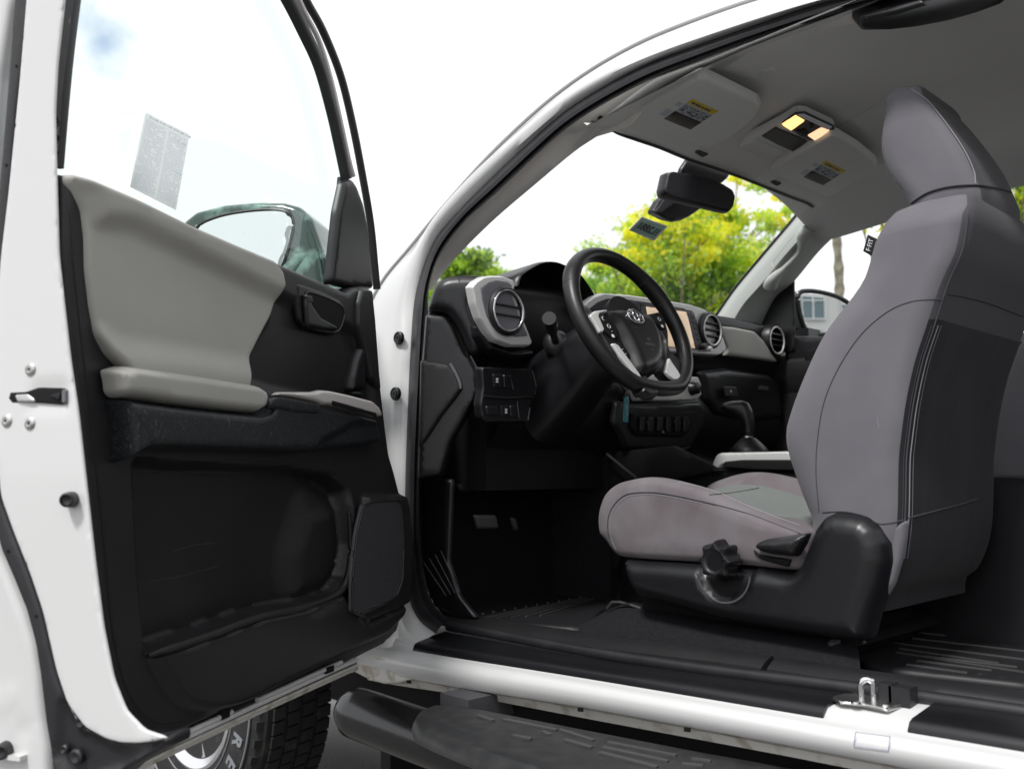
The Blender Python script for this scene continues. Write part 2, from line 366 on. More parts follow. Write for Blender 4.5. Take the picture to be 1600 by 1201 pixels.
rD = rail([(600, 1037), (900, 1082), (1289, 1152), (1600, 1207)], .848)
rE = rail([(600, 1052), (715, 1074), (900, 1102), (1372, 1190)], .838)
rE2 = rail([(600, 1053), (715, 1076), (900, 1105), (1372, 1194)], .818)
rF = rail([(596, 1067), (730, 1086), (900, 1119), (1281, 1190)], .815)
def inw(r, dy, dz): q = r.copy(); q[:, 1] += dy; q[:, 2] += dz; return q
def cut(rs, a, b): k = (XS >= a) & (XS <= b); return [r[k] for r in rs]
xf = onY(556, 1028, .83)[0]
rr = [inw(rA0, -.06, .0), rA0, rA, rB, inw(rB, .008, -.006), rC, rC2]
D2 = .5*(rC2+rD); D2[:, 1] += .009
body = MB().add(*loft(cut(rr+[D2, rD, .5*(rD+rE)+np.array([0, .004, 0]), rE], -.5, xf)))
build('rocker_panel', body, M['paint'], truck, 60)
fl = MB().add(*loft(cut([rE, rE2, rF, inw(rF, -.006, 0), inw(rE2, -.05, 0)], -.5, xf)))
o = build('pinch_weld', fl, M['dirtywhite'], truck); o['label'] = 'dirty white seam under the sill'
sm_ = MB().add(*loft(cut([inw(rF, -.03, .012), inw(rF, -.06, -.06), inw(rF, -.40, -.06), inw(rF, -.40, .1)], -.5, 2.1)))
build('frame_rail', sm_, M['dark'], truck)
# small dark drain notches under the sill
for x, y in ((908, 1106), (1075, 1137), (640, 1063)):
    p = onY(x, y, .842); build('drain_plug', boxf(p+(-.006, 0, -.005), (.012, 0, -.001), (0, .004, 0), (0, 0, .007)), M['dark'], truck)
# paper-thin clear sticker outline on the sill
p = [onY(x, y, .8495) for x, y in ((1337, 1143), (1391, 1150), (1388, 1172), (1334, 1165))]
q = MB()
for a, b in zip(p, p[1:]+p[:1]): q.add(*tube([a, b], .0006, 6))
build('sill_sticker', q, M['ink'], truck)
# black scuff covers on the ledge
def cover(xa, xb, nm='sill_cover'):
    K = [r.copy() for r in (rA, .5*(rA+rB), rB, inw(rB, .0095, -.004), rC)]
    K = [np.array([r[i]+np.array([0, .001*i_, .004]) for i in range(len(XS))]) for i_, r in enumerate(K)]
    xs = np.linspace(xa, xb, 40); K = [np.stack([xs]+[np.interp(xs, XS, k[:, j]) for j in (1, 2)], 1) for k in K]
    back = [k-np.array([0, 0, .008]) for k in K][::-1]
    v, f = loft(K+back); n = len(xs); m = len(K)*2
    f.append(tuple(i*n for i in range(m))); f.append(tuple(i*n+n-1 for i in range(m))[::-1])
    return build(nm, (v, f), M['blacksmooth'], truck, 50)
cover(onY(1292, 1112, .79)[0], onY(652, 1010, .79)[0]); cover(-.44, onY(1424, 1130, .79)[0])
# inner sill trim and the long seal
i0 = rail([(695, 955), (900, 985), (1202, 1022), (1330, 1045), (1600, 1075)], .62)
i1 = rail([(695, 968), (900, 1000), (1202, 1032), (1298, 1050), (1600, 1090)], .665)
i2 = rail([(695, 975), (900, 1008), (1202, 1043), (1298, 1061), (1600, 1104)], .68)
for xa, xb in ((onY(1198, 1040, .66)[0], 1.86), (-.44, onY(1204, 1040, .66)[0]-.004)):
    xs = np.linspace(xa, xb, 50); cs = [inw(i0, -.02, -.05), i0, .5*(i0+i1)+np.array([0, 0, .006]), i1, i2, inw(i2, .004, -.03)]
    K = [np.stack([xs]+[np.interp(xs, XS, k[:, j]) for j in (1, 2)], 1) for k in cs]
    v, f = loft(K); n = len(xs); f.append(tuple(i*n for i in range(len(K)))); f.append(tuple(i*n+n-1 for i in range(len(K)))[::-1])
    build('sill_trim', (v, f), M['black'], truck, 50)
# weatherstrip round the whole opening: traced from its outer and inner edge
SO = [(1400, -22), (1280, 5), (1185, 37), (1090, 70), (1010, 100), (940, 137), (885, 172), (840, 210), (770, 275), (720, 325), (680, 372), (658, 425), (646, 475), (640, 560), (634, 700), (632, 800), (633, 890), (640, 940), (655, 970), (680, 990)]
SI = [(1460, -22), (1310, 22), (1185, 61), (1090, 96), (1010, 128), (940, 165), (885, 201), (840, 240), (780, 297), (724, 348), (687, 400), (671, 450), (668, 500), (663, 600), (658, 700), (656, 780), (657, 850), (664, 905), (676, 940), (698, 965)]
def both(f, A, B, t, n): return cr([f(a[0]*(1-t)+b[0]*t, a[1]*(1-t)+b[1]*t) for a, b in zip(A, B)], n)
nS = 110
sc = [both(lambda x, y: onS(x, y, .0), SO, SI, 0, nS), both(lambda x, y: onS(x, y, .012), SO, SI, .12, nS), both(lambda x, y: onS(x, y, .016), SO, SI, .35, nS), both(lambda x, y: onS(x, y, .012), SO, SI, .6, nS),
      both(lambda x, y: onS(x, y, .002), SO, SI, .66, nS), both(lambda x, y: onS(x, y, .004), SO, SI, .9, nS), both(lambda x, y: onS(x, y, -.012), SO, SI, 1, nS), both(lambda x, y: onS(x, y, -.03), SO, SI, .9, nS)]
build('door_weatherstrip', loft(sc), M['rubber'], truck, 30)
v = rail([(655, 968), (900, 1016), (1119, 1050), (1298, 1070), (1600, 1112)], .695)
sp = [p for p in v if p[0] < 1.80]
build('sill_weatherstrip', tube(sp, .0125, 12, ref=(0, 0, 1)), M['rubber'], truck)
# white A pillar / roof rail / hinge pillar
K0 = [(1500, -95), (1330, -42), (1180, 0), (1060, 40), (985, 72), (910, 115), (840, 168), (760, 243), (692, 318), (638, 383), (592, 440), (566, 500), (556, 600), (552, 760), (550, 880), (548, 960), (545, 1010), (543, 1030), (545, 1034), (548, 1036)]
K1 = [(1510, -85), (1340, -32), (1190, 0), (1062, 46), (988, 79), (915, 122), (846, 175), (768, 249), (701, 324), (648, 389), (602, 445), (576, 505), (566, 602), (562, 760), (560, 880), (558, 960), (555, 1008), (553, 1027), (555, 1032), (558, 1034)]
K2 = [(1500, -70), (1350, -18), (1245, 10), (1115, 50), (1010, 85), (930, 122), (868, 160), (800, 215), (735, 275), (683, 333), (650, 385), (624, 440), (606, 500), (598, 602), (594, 750), (594, 870), (592, 950), (590, 1000), (580, 1020), (585, 1031)]
K3 = [(1420, -35), (1295, -3), (1195, 29), (1100, 62), (1017, 94), (946, 128), (888, 163), (840, 202), (772, 262), (716, 315), (674, 366), (648, 425), (634, 478), (628, 562), (622, 700), (620, 800), (621, 890), (628, 945), (640, 985), (654, 1004)]
def crv(P, dy, n=90): return cr([onS(x, y, dy) for x, y in P], n)
k0 = crv(K0, .0); k0b = k0+np.array([0, -.08, -.02])
k0b[:, 1] = np.maximum(k0b[:, 1], .2)
side = [k0b, k0, crv(K1, .022), crv(K2, .03), .5*(crv(K2, .03)+crv(K3, .022))+np.array([0, .004, 0]), crv(K3, .020), crv(SO, .004), crv(SI, -.035)]
build('cab_side_frame', loft(side), M['paint'], truck, 60)
build('shaded_roof_drip', tube(crv([(a*.5+c*.5, b*.5+d*.5) for (a, b), (c, d) in zip(K0, K1)], .010)[:58], .0075, 10), M['drip_shading'], truck)  # drip rail tube, coloured grey to paint the shading along it
for x, y in ((623, 528), (618, 615)):
    p = onS(x, y, .034); build('hinge_plug', lathe(p, (0, 1, 0), [(0, -.005), (.017, -.005), (.017, .003), (.0145, .006), (.0125, .003), (.009, .003), (.008, .005), (.004, .005), (.003, .002), (0, .002)], 28), M['blacksmooth'], truck)
# beige A-pillar trim along the opening, inside the seal
J = [(1500, -20), (1362, 29), (1287, 46), (1200, 80), (1100, 117), (1000, 160), (950, 196), (920, 220), (885, 247), (840, 285), (770, 345), (710, 405), (683, 440), (676, 452)]
I2 = [(1500, -40), (1310, 18), (1240, 41), (1180, 60), (1085, 94), (985, 140), (935, 166), (880, 202), (835, 240), (775, 297), (720, 350), (683, 400), (668, 450), (664, 462)]
a = cr([onS(x, y, -.02) for x, y in I2], 80); b = cr([onS(x, y, -.085) for x, y in J], 80)
mid = .5*(a+b); mid[:, 1] += .012
build('pillar_trim', loft([a+np.array([0, .004, 0]), a, .7*a+.3*b+np.array([0, .012, 0]), mid, .3*a+.7*b+np.array([0, .008, 0]), b, b+np.array([.02, -.02, .01])]), M['pillar'], truck, 60)
# seam of the pillar trim
tr = bvh(merge(loft([a, .7*a+.3*b+np.array([0, .012, 0]), mid, .3*a+.7*b+np.array([0, .008, 0]), b])))
q = drape(tr, [(924, 189), (936, 192), (948, 195)], 10)
if len(q) > 2: build('trim_seam', tube(q, .0012, 6), M['threaddark'], truck)
# black belt guide cover at the roof rail
fS = Fr(onS(1400, 15, -.03), (-1, 0, 0), (0, 0, 1)); fS = Fr(onS(1400, 15, -.045), (-1, 0, 0), (0, -.35, 1))
build('belt_guide_cover', panel(fS, [(1322, 16), (1328, 22), (1335, 31), (1378, 30), (1420, 25), (1470, 15), (1515, 2), (1560, -15), (1560, -50), (1350, -50)], 0, .03, .025, .01), M['blacksmooth'], truck)
build('guide_slot', panel(fS, [(1348, 22), (1385, 10), (1440, -2), (1445, 4), (1400, 17), (1352, 27)], .030, .006, .004, .006), M['rubber'], truck)

# headliner
HZ = 1.69
HP = [(940, 185), (965, 205), (1000, 218), (1035, 230), (1076, 247), (1110, 258), (1160, 276), (1205, 294), (1240, 308), (1262, 316), (1272, 322)]
H3 = cr([onZ(x, y, HZ) for x, y in HP], 40)
Yr = np.linspace(.60, -.68, 40)
hx = np.interp(Yr[::-1], H3[::-1, 1], H3[::-1, 0])[::-1]
def ceil(X, Y, xh):
    t = (xh-X)
    z = 1.69+.055*sm(t/.22)+.012*sm((t-.3)/.4)
    e = abs(Y+.04)/.62; z = z-.085*np.clip(e-.68, 0, 1)**2*3.0
    z = z+.010*math.exp(-((Y+.04)/.05)**2)*(1 if t > .35 else 0)*min(1, (t-.35)/.1)
    return z
rows = []
for s in np.linspace(0, 1, 70):
    rows.append(np.array([(h_-s*(h_+.45), y, ceil(h_-s*(h_+.45), y, h_)) for y, h_ in zip(Yr, hx)]))
top = [np.stack([hx+.012, Yr, rows[0][:, 2]+.010], 1)]
hl = build('headliner', loft(top+rows), M['head'], truck, 60)
hm = MB().add(*loft(rows)); hb = bvh(hm)
# thin black windshield gasket under the header and the roof skin
build('windshield_gasket', tube(H3+np.array([.005, 0, .001]), .0065, 8), M['rubber'], truck)
build('roof_skin', loft([np.array([(x, y, 1.80-.10*(abs(y)/.62)**3-.06*sm((x-.9)/.7)) for y in np.linspace(.60, -.68, 20)]) for x in np.linspace(1.50, -.45, 20)]), M['paint'], truck)
for pts in ([(1303, 203), (1345, 178), (1384, 155)], [(1195, 268), (1150, 291), (1110, 280)]):
    q = drape(hb, pts, 24, .001)
    if len(q) > 2: build('headliner_seam', tube(q, .0013, 6), M['visor'], truck)
p = drape(hb, [(1196, 112), (1200, 118)], 4, 0)[1]
build('ceiling_cap', panel(Fr(p, (-.8, -.6, 0), (-.6, .8, 0)), [(1186, 120), (1190, 112), (1204, 108), (1213, 112), (1210, 120), (1196, 124)], 0, .003, .002, .004), M['visor'], truck)
# far side: pillar, window opening, door card, door glass
Wn = [(1272, 322), (1262, 318), (1230, 355), (1190, 402), (1150, 450), (1122, 490), (1105, 512)]
Wd = [(1282, 348), (1280, 350), (1275, 357), (1263, 371), (1230, 408), (1185, 460), (1160, 495)]
V_ = [(1322, 341), (1310, 350), (1294, 364), (1266, 392), (1228, 438), (1200, 462), (1178, 504)]
a = cr([onY(x, y, -.63) for x, y in Wn], 40); b = cr([onY(x, y, -.70) for x, y in V_], 40); m_ = cr([onY(x, y, -.62) for x, y in [((u[0]+w[0])/2, (u[1]+w[1])/2) for u, w in zip(Wn, V_)]], 40)
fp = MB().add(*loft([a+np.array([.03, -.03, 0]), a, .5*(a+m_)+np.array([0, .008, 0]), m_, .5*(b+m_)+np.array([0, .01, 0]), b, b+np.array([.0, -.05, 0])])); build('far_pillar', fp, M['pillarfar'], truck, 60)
build('windshield_gasket', tube(a+np.array([.004, .002, 0]), .0045, 8), M['rubber'], truck)
fb = bvh(fp)
RV = [(1322, 341), (1340, 332), (1360, 322), (1408, 305), (1480, 283), (1600, 250), (1800, 200)]
b = cr([onY(x, y, -.70) for x, y in RV], 30); a2 = cr([onY(x, y-45, -.60) for x, y in RV], 30)
hp = [np.array(q) for q in a2]
edge = []
for q in b: edge.append((q[0], -.62, q[2]+.03))
build('far_roof_rail', loft([np.array([(q[0], -.60, q[2]+.075) for q in b]), np.array(edge), b, b+np.array([0, -.06, 0.0]), b+np.array([0, -.07, .1])]), M['head'], truck, 60)
tr2 = drape(fb, [(1270, 322), (1290, 328), (1308, 338), (1325, 345)], 10, .001)
if len(tr2) > 2: build('trim_seam', tube(tr2, .0012, 6), M['threaddark'], truck)
# grab handle on the far pillar with a hollow behind it
gh = []
for pts, r in (([(1203, 447), (1206, 440), (1214, 430), (1226, 419), (1240, 405), (1250, 393), (1254, 380), (1256, 368), (1264, 357)], .017),):
    P = drape(fb, pts, 30, .014); P = P+np.array([0, .0, 0]); rad = np.interp(np.linspace(0, 1, len(P)), [0, .12, .3, .7, .88, 1], [.026, .024, .013, .013, .024, .028])
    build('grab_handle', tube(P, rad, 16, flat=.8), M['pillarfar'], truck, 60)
P = drape(fb, [(1205, 412), (1244, 364), (1249, 378), (1244, 396), (1216, 424), (1207, 418)], 40, .001)
q = MB(); c0 = P.mean(0)
q.add(np.vstack([c0, P]), [(0, i+1, (i+1) % len(P)+1) for i in range(len(P))]); o = build('grab_recess', q, M['visor'], truck)
# passenger door: card, black sail, belt, glass
build('pillar_corner', panel(Fr(onY(950, 190, .50), (-1, 0, 0), (0, 0, 1)), [(885, 242), (893, 196), (990, 145), (1010, 165), (985, 195), (960, 204), (930, 213)], -.004, .004, .003, .02, k=0), M['pillar'], truck)
pdoor = build('passenger_door', merge(boxc(.5, 1.86, -.86, -.76, .42, 1.21), loft([np.array([(x, -.76, 1.12) for x in np.linspace(.4, 1.8, 10)]), np.array([(x, -.735, 1.18) for x in np.linspace(.4, 1.8, 10)]), np.array([(x, -.74, 1.225) for x in np.linspace(.4, 1.8, 10)]), np.array([(x, -.775, 1.255) for x in np.linspace(.4, 1.8, 10)]), np.array([(x, -.80, 1.23) for x in np.linspace(.4, 1.8, 10)])])), M['black'], truck)
fN = Fr((1.6, -.745, 1.2), (-1, 0, 0), (0, 0, 1))
def yfr(Y): return Fr((1.5, Y, 1.0), (-1, 0, 0), (0, 0, 1))
build('sail_panel', panel(yfr(-.755), [(1228, 436), (1240, 424), (1241, 480), (1241, 550), (1165, 550), (1170, 512), (1182, 490), (1200, 462)], 0, .006, .004, .02, k=0), M['blacksmooth'], pdoor)
build('door_belt_corner', panel(yfr(-.765), [(1226, 524), (1300, 526), (1320, 560), (1226, 575)], 0, .01, .005, .02, k=0), M['blacksmooth'], pdoor)
build('window_run', tube([onY(1230, 430, -.775), onY(1231, 480, -.775), onY(1231, 540, -.775)], .006, 8), M['rubber'], pdoor)
build('inner_handle', panel(yfr(-.752), [(1256, 548), (1262, 545), (1300, 542), (1320, 560), (1310, 580), (1262, 575), (1255, 560)], 0, .012, .008, .015), M['dark'], pdoor)
build('window_glass', boxc(.4, 1.70, -.79, -.786, 1.15, 1.74), M['glass'], pdoor, smooth=False)
# far front mirror
fm = Fr(onY(1280, 490, -.99), (-.40, -.90, 0), (0.0, 0, 1))
pm = build('side_mirror', panel(fm, [(1229, 460), (1240, 453), (1262, 449), (1290, 451), (1318, 459), (1345, 470), (1352, 500), (1340, 524), (1300, 528), (1256, 528), (1238, 522), (1230, 500)], -.10, .10, .03, .012, wall=.03), M['blacksmooth'], truck)
pm['label'] = 'passenger side mirror seen through the far window'
build('mirror_glass', panel(fm, [(1245, 456), (1266, 454), (1290, 458), (1310, 464), (1330, 476), (1334, 500), (1320, 521), (1282, 523), (1264, 523), (1255, 510), (1248, 484)], .001, .0015, .001, .02), M['mirror'], pm)
build('mirror_bezel', tube(fm.to3(resample(chaikin(fm.px([(1245, 456), (1266, 454), (1290, 458), (1310, 464), (1330, 476), (1334, 500), (1320, 521), (1282, 523), (1264, 523), (1255, 510), (1248, 484)]), 2), 60, closed=True), .001), .009, 10, closed=True), M['blacksmooth'], pm)
build('mirror_foot', boxf(onY(1232, 528, -.90), (.0, -.12, 0), (-.08, 0, 0), (0, 0, .03)), M['blacksmooth'], pm)
# cabin tub: floor, firewall, tunnel, rear and far walls
tub = MB(); tub.add(*boxc(-.44, .80, -.735, .60, .40, .476))
tub.add(*boxc(-.45, 2.0, -.74, .665, .36, .405)); tub.add(*boxc(1.98, 2.02, -.80, .66, .30, 1.25)); tub.add(*boxc(-.50, -.45, -.74, .70, .36, 1.15))
tub.add(*boxc(-.45, .5, -.78, -.74, .40, 1.2))
build('cabin_floor', tub, M['carpet'], truck)
build('transmission_tunnel', loft([np.array([(x, -.02+y, .40+.17*(1-(abs(y)/.17)**3)) for y in np.linspace(-.17, .17, 14)]) for x in np.linspace(.82, 1.98, 12)]), M['carpet'], truck)
build('kick_panel', panel(yfr(.655) if False else Fr((1.5, .655, 1.0), (-1, 0, 0), (0, 0, 1)), [(658, 745), (705, 748), (700, 880), (716, 930), (745, 966), (715, 968), (682, 948), (666, 915), (660, 860)], -.012, .012, .008, .015, k=1), M['blacksmooth'], truck)
for k in range(4):
    a_ = onY(662+k*9, 872-k*6+6, .655); b_ = onY(697+k*7, 930-k*2, .655)
    build('kick_rib', tube([a_, b_], .0016, 6), M['seatmid'], truck)
# carpet heel beside the seat
cp = Fr((1.2, .60, .0), (-1, 0, 0), (0, -.55, .83))
ch = MB(); A = [(905, 978), (960, 948), (1000, 942), (1100, 958), (1200, 975), (1300, 992), (1340, 1010)]; Bp = [(905, 990), (960, 992), (1000, 998), (1100, 1012), (1200, 1024), (1300, 1042), (1345, 1052)]
a = cr([onY(x, y, .54) for x, y in A], 40); b = cr([onY(x, y, .635) for x, y in Bp], 40)
build('heel_carpet', loft([a+np.array([0, -.4, 0]), a, .5*(a+b)+np.array([0, 0, .012]), b, b-np.array([0, 0, .06])]), M['carpet'], truck, 60)
# windshield
wl = np.array([onZ(x, y, HZ)+np.array([.012, 0, .004]) for x, y in HP]); wl = cr(wl, 24)
wb = np.array([(2.22-.10*((y+.03)/.7)**2, y*1.12, 1.20) for y in wl[:, 1]])
ws = MB().add(*loft([wl, wb])); build('windshield', ws, M['glass'], truck)
wsb = bvh(ws)
# cowl, bonnet and fender in front
build('bonnet', loft([np.array([(x, y, 1.12-.10*(abs(y)/.8)**3-.12*sm((x-2.2)/1.2)**2) for y in np.linspace(.84, -.84, 16)]) for x in np.linspace(2.02, 3.35, 14)]), M['paint'], truck)
build('front_bodywork', merge(boxc(3.30, 3.42, -.86, .86, .30, .98)), M['paint'], truck)
fv = []
for x in np.linspace(1.98, 3.3, 30):
    zb = .24+math.sqrt(max(0, .44**2-(x-2.72)**2))if abs(x-2.72) < .44 else .35
    fv.append(np.array([(x, .82, 1.05), (x, .90, 1.0), (x, .925, .85), (x, .925, max(zb, .35)+.02), (x, .90, max(zb, .35)), (x, .6, max(zb, .35)+.02)]))
build('front_fender', loft(fv), M['paint'], truck)
build('wheel_liner', merge(boxc(2.05, 3.3, .0, .05, -.05, 1.0), boxc(1.96, 2.0, -.5, .74, .05, .95)), M['dark'], truck)

# ------------------------------------------------------------------ open driver door
DA = radians(64); dd = np.array([cos(DA), -sin(DA), 0]); Hh = np.array([1.86, .80, 0])
D = Fr(Hh, dd, (0, 0, 1))                         # trim plane, normal towards the cabin side
Erear = Hh-dd*1.118
E_ = Fr(Erear, D.n, (0, 0, 1))                    # end face with the latch; normal towards the camera
TRIM = [(85, 268), (84, 280), (88, 320), (93, 400), (104, 520), (118, 640), (130, 740), (145, 880), (156, 980), (170, 1060), (187, 1106), (210, 1136), (238, 1149), (275, 1149), (330, 1124), (420, 1077), (500, 1038), (555, 1012), (600, 990), (624, 964), (635, 930), (637, 860), (632, 790), (618, 735), (610, 708), (605, 670), (597, 600), (590, 520), (586, 456), (579, 448), (568, 447), (556, 449), (545, 456), (516, 443), (435, 408), (350, 374), (250, 328), (150, 286), (104, 270)]
POCK = [(212, 720), (300, 727), (452, 733), (520, 746), (542, 768), (549, 850), (543, 900), (522, 928), (470, 947), (405, 961), (330, 989), (232, 1021), (222, 900)]
hf = [(POCK, -.050, .018),
      ([(500, 790), (545, 785), (552, 850), (545, 900), (520, 930), (480, 938), (475, 870)], .024, .085),
      ([(231, 1022), (330, 990), (405, 962), (470, 948), (524, 929), (566, 975), (640, 940), (640, 985), (560, 1008), (480, 1052), (400, 1094), (320, 1108), (287, 1102), (264, 1080), (248, 1052)], .018, .016),
      ([(566, 776), (628, 774), (645, 800), (645, 935), (600, 955), (560, 972), (550, 962), (551, 900), (560, 820)], .020, .010),
      ([(345, 430), (440, 462), (560, 520), (585, 600), (588, 640), (430, 610), (385, 595), (398, 540), (430, 490)], -.016, .03)]
TR2 = D.px(TRIM, .022); TR2[:, 0] = np.maximum(TR2[:, 0], -1.108)
trimv, trimf = panel(D, TR2, 0, .022, .014, .0055, hf, wall=.03, uv=True)
def part(name, mb, m, par, label=None, ang=38):
    o = build(name, mb, m, par, ang)
    if label: o['label'] = label
    return o
door = part('front_door', (trimv, trimf), M['black'], truck, 'open driver door with black and beige inner trim', 60)
tb = bvh(MB().add(trimv, trimf))
part('window_rear_channel', panel(D, [(104, -70), (99, 0), (87, 100), (83, 175), (84, 285), (93, 285), (100, 150), (119, 0), (128, -70)], -.03, .03, .004, .02, k=0), M['rubber'], door)
part('trim_skirt', panel(D, [(240, 1140), (330, 1100), (440, 1045), (555, 985), (632, 940), (620, 985), (600, 1005), (556, 1027), (440, 1079), (348, 1121), (244, 1168)], -.014, .004, .003, .02, k=0), M['rubber'], door)
part('pocket_lip', tube(cr([D.to3(D.px([p], .030), .030)[0] for p in ((231, 1024), (280, 1009), (330, 992), (405, 964), (470, 950), (520, 932), (541, 908), (548, 860), (545, 800))], 60), np.interp(np.linspace(0, 1, 60), [0, .05, .8, 1], [.003, .008, .008, .004]), 12), M['black'], door)
# long shoulder along the rear edge of the trim
part('edge_welt', tube(drape(tb, [(101, 292), (108, 330), (115, 420), (130, 560), (146, 700), (162, 850), (172, 960), (186, 1040), (205, 1092), (232, 1122), (268, 1128), (320, 1112)], 80, -.0012), .0022, 8), M['blacksmooth'], door)
# beige upper insert with a rolled top
INS = [(100, 268), (104, 268), (200, 309), (280, 348), (360, 383), (418, 407), (431, 423), (436, 445), (434, 466), (425, 496), (407, 530), (392, 560), (384, 590), (380, 612), (300, 606), (230, 600), (196, 590), (190, 575), (168, 552), (153, 524), (144, 480), (137, 420), (136, 370), (131, 328), (116, 296), (104, 280)]
IN2 = D.px(INS, .03); IN2[:, 0] = np.maximum(IN2[:, 0], -1.106)
roll = [([(110, 262), (200, 300), (300, 350), (430, 402), (445, 450), (430, 462), (300, 398), (200, 350), (150, 345), (138, 300)], .020, .035),
        ([(150, 520), (190, 545), (300, 560), (420, 578), (420, 640), (180, 620), (150, 580)], .018, .05)]
part('door_insert', panel(D, IN2, .016, .014, .010, .008, roll, uv=True), M['fabric_door'], door, 'beige grey padded insert', 60)
part('armrest_pad', panel(D, [(192, 577), (215, 570), (300, 582), (380, 595), (412, 600), (422, 607), (426, 620), (422, 638), (411, 645), (360, 641), (280, 631), (206, 620), (198, 612), (196, 595)], .030, .040, .015, .006), M['fabric_door'], door, 'beige grey armrest pad', 60)
# armrest body below the pad, scuffed
ARM = [(203, 621), (280, 632), (360, 641), (411, 646), (428, 640), (432, 626), (470, 622), (520, 634), (596, 654), (604, 672), (606, 693), (560, 700), (490, 707), (300, 702), (240, 702), (218, 716), (213, 725), (208, 660)]
part('armrest_body', panel(D, ARM, .018, .050, .012, .006, [([(560, 660), (610, 660), (615, 710), (490, 712), (505, 690)], -.012, .02)]), M['blackscuff'], door, 'scuffed black armrest body', 60)
part('pull_cup', panel(D, [(424, 622), (438, 616), (490, 626), (504, 632), (503, 640), (498, 647), (470, 646), (424, 638)], .060, .012, .006, .006), M['blackscuff'], door)
part('switch_bezel', panel(D, [(434, 617), (441, 612), (494, 612), (506, 609), (519, 610), (550, 617), (584, 626), (594, 635), (600, 650), (590, 650), (560, 641), (521, 632), (508, 632), (495, 627), (460, 620)], .062, .014, .006, .005, k=1), M['pinksilver'], door)
part('switch_slot', panel(D, [(519, 625), (589, 645), (590, 651), (521, 633)], .075, .002, .001, .005, k=0), M['dark'], door)
# inner door handle
bz = [(463, 441), (477, 444), (505, 454), (531, 466), (540, 478), (541, 495), (537, 512), (531, 520), (524, 524), (500, 519), (481, 513), (470, 500), (465, 470)]
part('handle_bezel', panel(D, bz, .012, .012, .008, .006), M['blacksmooth'], door)
op = [(477, 455), (489, 457), (514, 466), (536, 478), (538, 488), (536, 502), (528, 520), (505, 517), (482, 511), (478, 480)]
hb_ = part('inner_door_handle', panel(D, [(480, 463), (486, 464), (490, 478), (503, 496), (528, 509), (528, 517), (505, 515), (482, 510), (479, 478)], .027, .008, .005, .005), M['blacksmooth'], door)
part('handle_hollow', panel(D, op, .0242, .0012, .001, .01), M['dark'], door)
part('lock_tab', panel(D, [(480, 460), (489, 462), (491, 474), (481, 473)], .028, .008, .003, .003, k=1), M['black'], door)
rim_ = D.to3(resample(chaikin(D.px(op, .025), 2), 70, closed=True), .026)
part('handle_rim', tube(rim_, .0016, 6, closed=True), M['seatmid'], door)
# front fin and the small sail foot
part('door_fin', panel(D, [(566, 541), (573, 542), (575, 587), (573, 612), (552, 611), (553, 587), (559, 560)], .0, .03, .012, .006), M['blacksmooth'], door)
part('fin_button', panel(D, [(556, 612), (565, 611), (570, 616), (566, 621), (557, 619)], .03, .012, .005, .004), M['blacksmooth'], door)
part('sail_foot', panel(D, [(568, 450), (583, 452), (588, 500), (594, 580), (597, 612), (582, 590), (572, 545), (561, 508), (561, 472)], .012, .02, .006, .006), M['black'], door)
# speaker grille: one slat after another clipped to the outline
GR = chaikin(corners(D.px([(570, 789), (584, 783), (624, 781), (629, 790), (633, 850), (631, 905), (622, 930), (600, 944), (563, 961), (553, 955), (553, 900), (560, 832)], .052), .012), 2)
gb = MB(); gb.add(*panel(D, GR, .040, .007, .004, .012, uv=True, k=0))
z0, z1 = GR[:, 1].min(), GR[:, 1].max(); nsl = 52
for i in range(1, nsl):
    z = z0+(z1-z0)*i/nsl; xs = []
    for a, b in zip(GR, np.roll(GR, -1, 0)):
        if (a[1] > z) != (b[1] > z): xs.append(a[0]+(b[0]-a[0])*(z-a[1])/(b[1]-a[1]))
    if len(xs) >= 2:
        xa, xb = min(xs)+.002, max(xs)-.002
        if xb > xa: gb.add(*boxf(D.to3([(xa, z)], .0468)[0], D.u*(xb-xa), D.v*.0024, D.n*.0030))
part('speaker_grille', gb, M['slat'], door, None, 20)
part('grille_frame', tube(D.to3(resample(GR, 90, closed=True), .049), .003, 8, closed=True), M['black'], door)
# things lying in the pocket: the pale edge of a folded card
part('pocket_clip', tube([D.to3(D.px([p], .0), .0)[0] for p in ((422, 956), (435, 955), (449, 955))], .0016, 6), M['seat'], door)
# long scratches on the lower trim
for pts in ([(270, 862), (300, 852), (335, 848)], [(232, 908), (270, 902), (310, 893), (340, 884)], [(250, 738), (320, 737), (452, 738)]):
    q = drape(tb, pts, 24, .0001)
    if len(q) > 3: part('scratch', tube(q, .00035, 5), M['seatmid'], door)
# window frame, channels, seals, glass
wf = [(92, 262), (97, 175), (103, 90), (112, 0), (122, -80), (150, -150), (210, -190), (290, -185), (370, -120), (425, -42), (450, 0), (474, 48), (499, 104), (519, 176), (533, 240), (541, 280)]
w3 = cr([D.to3(D.px([p], -.02), -.02)[0] for p in wf], 120)
prof_ = [(-.5, -1), (.5, -1), (1, -.6), (1, .6), (.5, 1), (-.5, 1), (-1, .6), (-1, -.6)]
rad = np.interp(np.linspace(0, 1, 120), [0, .1, .25, .5, .8, 1], [.006, .009, .013, .015, .0125, .0115])
part('window_frame', tube(w3, rad, prof=prof_, ref=D.n), M['rubber'], door, 'black window frame of the open door', 50)
wf2 = [(462, -12), (476, 20), (499, 66), (517, 125), (532, 190), (545, 250), (552, 276)]
part('frame_silver_trim', tube(cr([D.to3(D.px([p], -.012), -.012)[0] for p in wf2], 50), .006, 8), M['pinksilver'], door)  # satin silver strip beside the black window frame
wf3 = [(430, -95), (468, -20), (482, 8), (505, 50), (532, 118), (551, 195), (567, 278), (579, 350), (586, 420), (589, 452)]
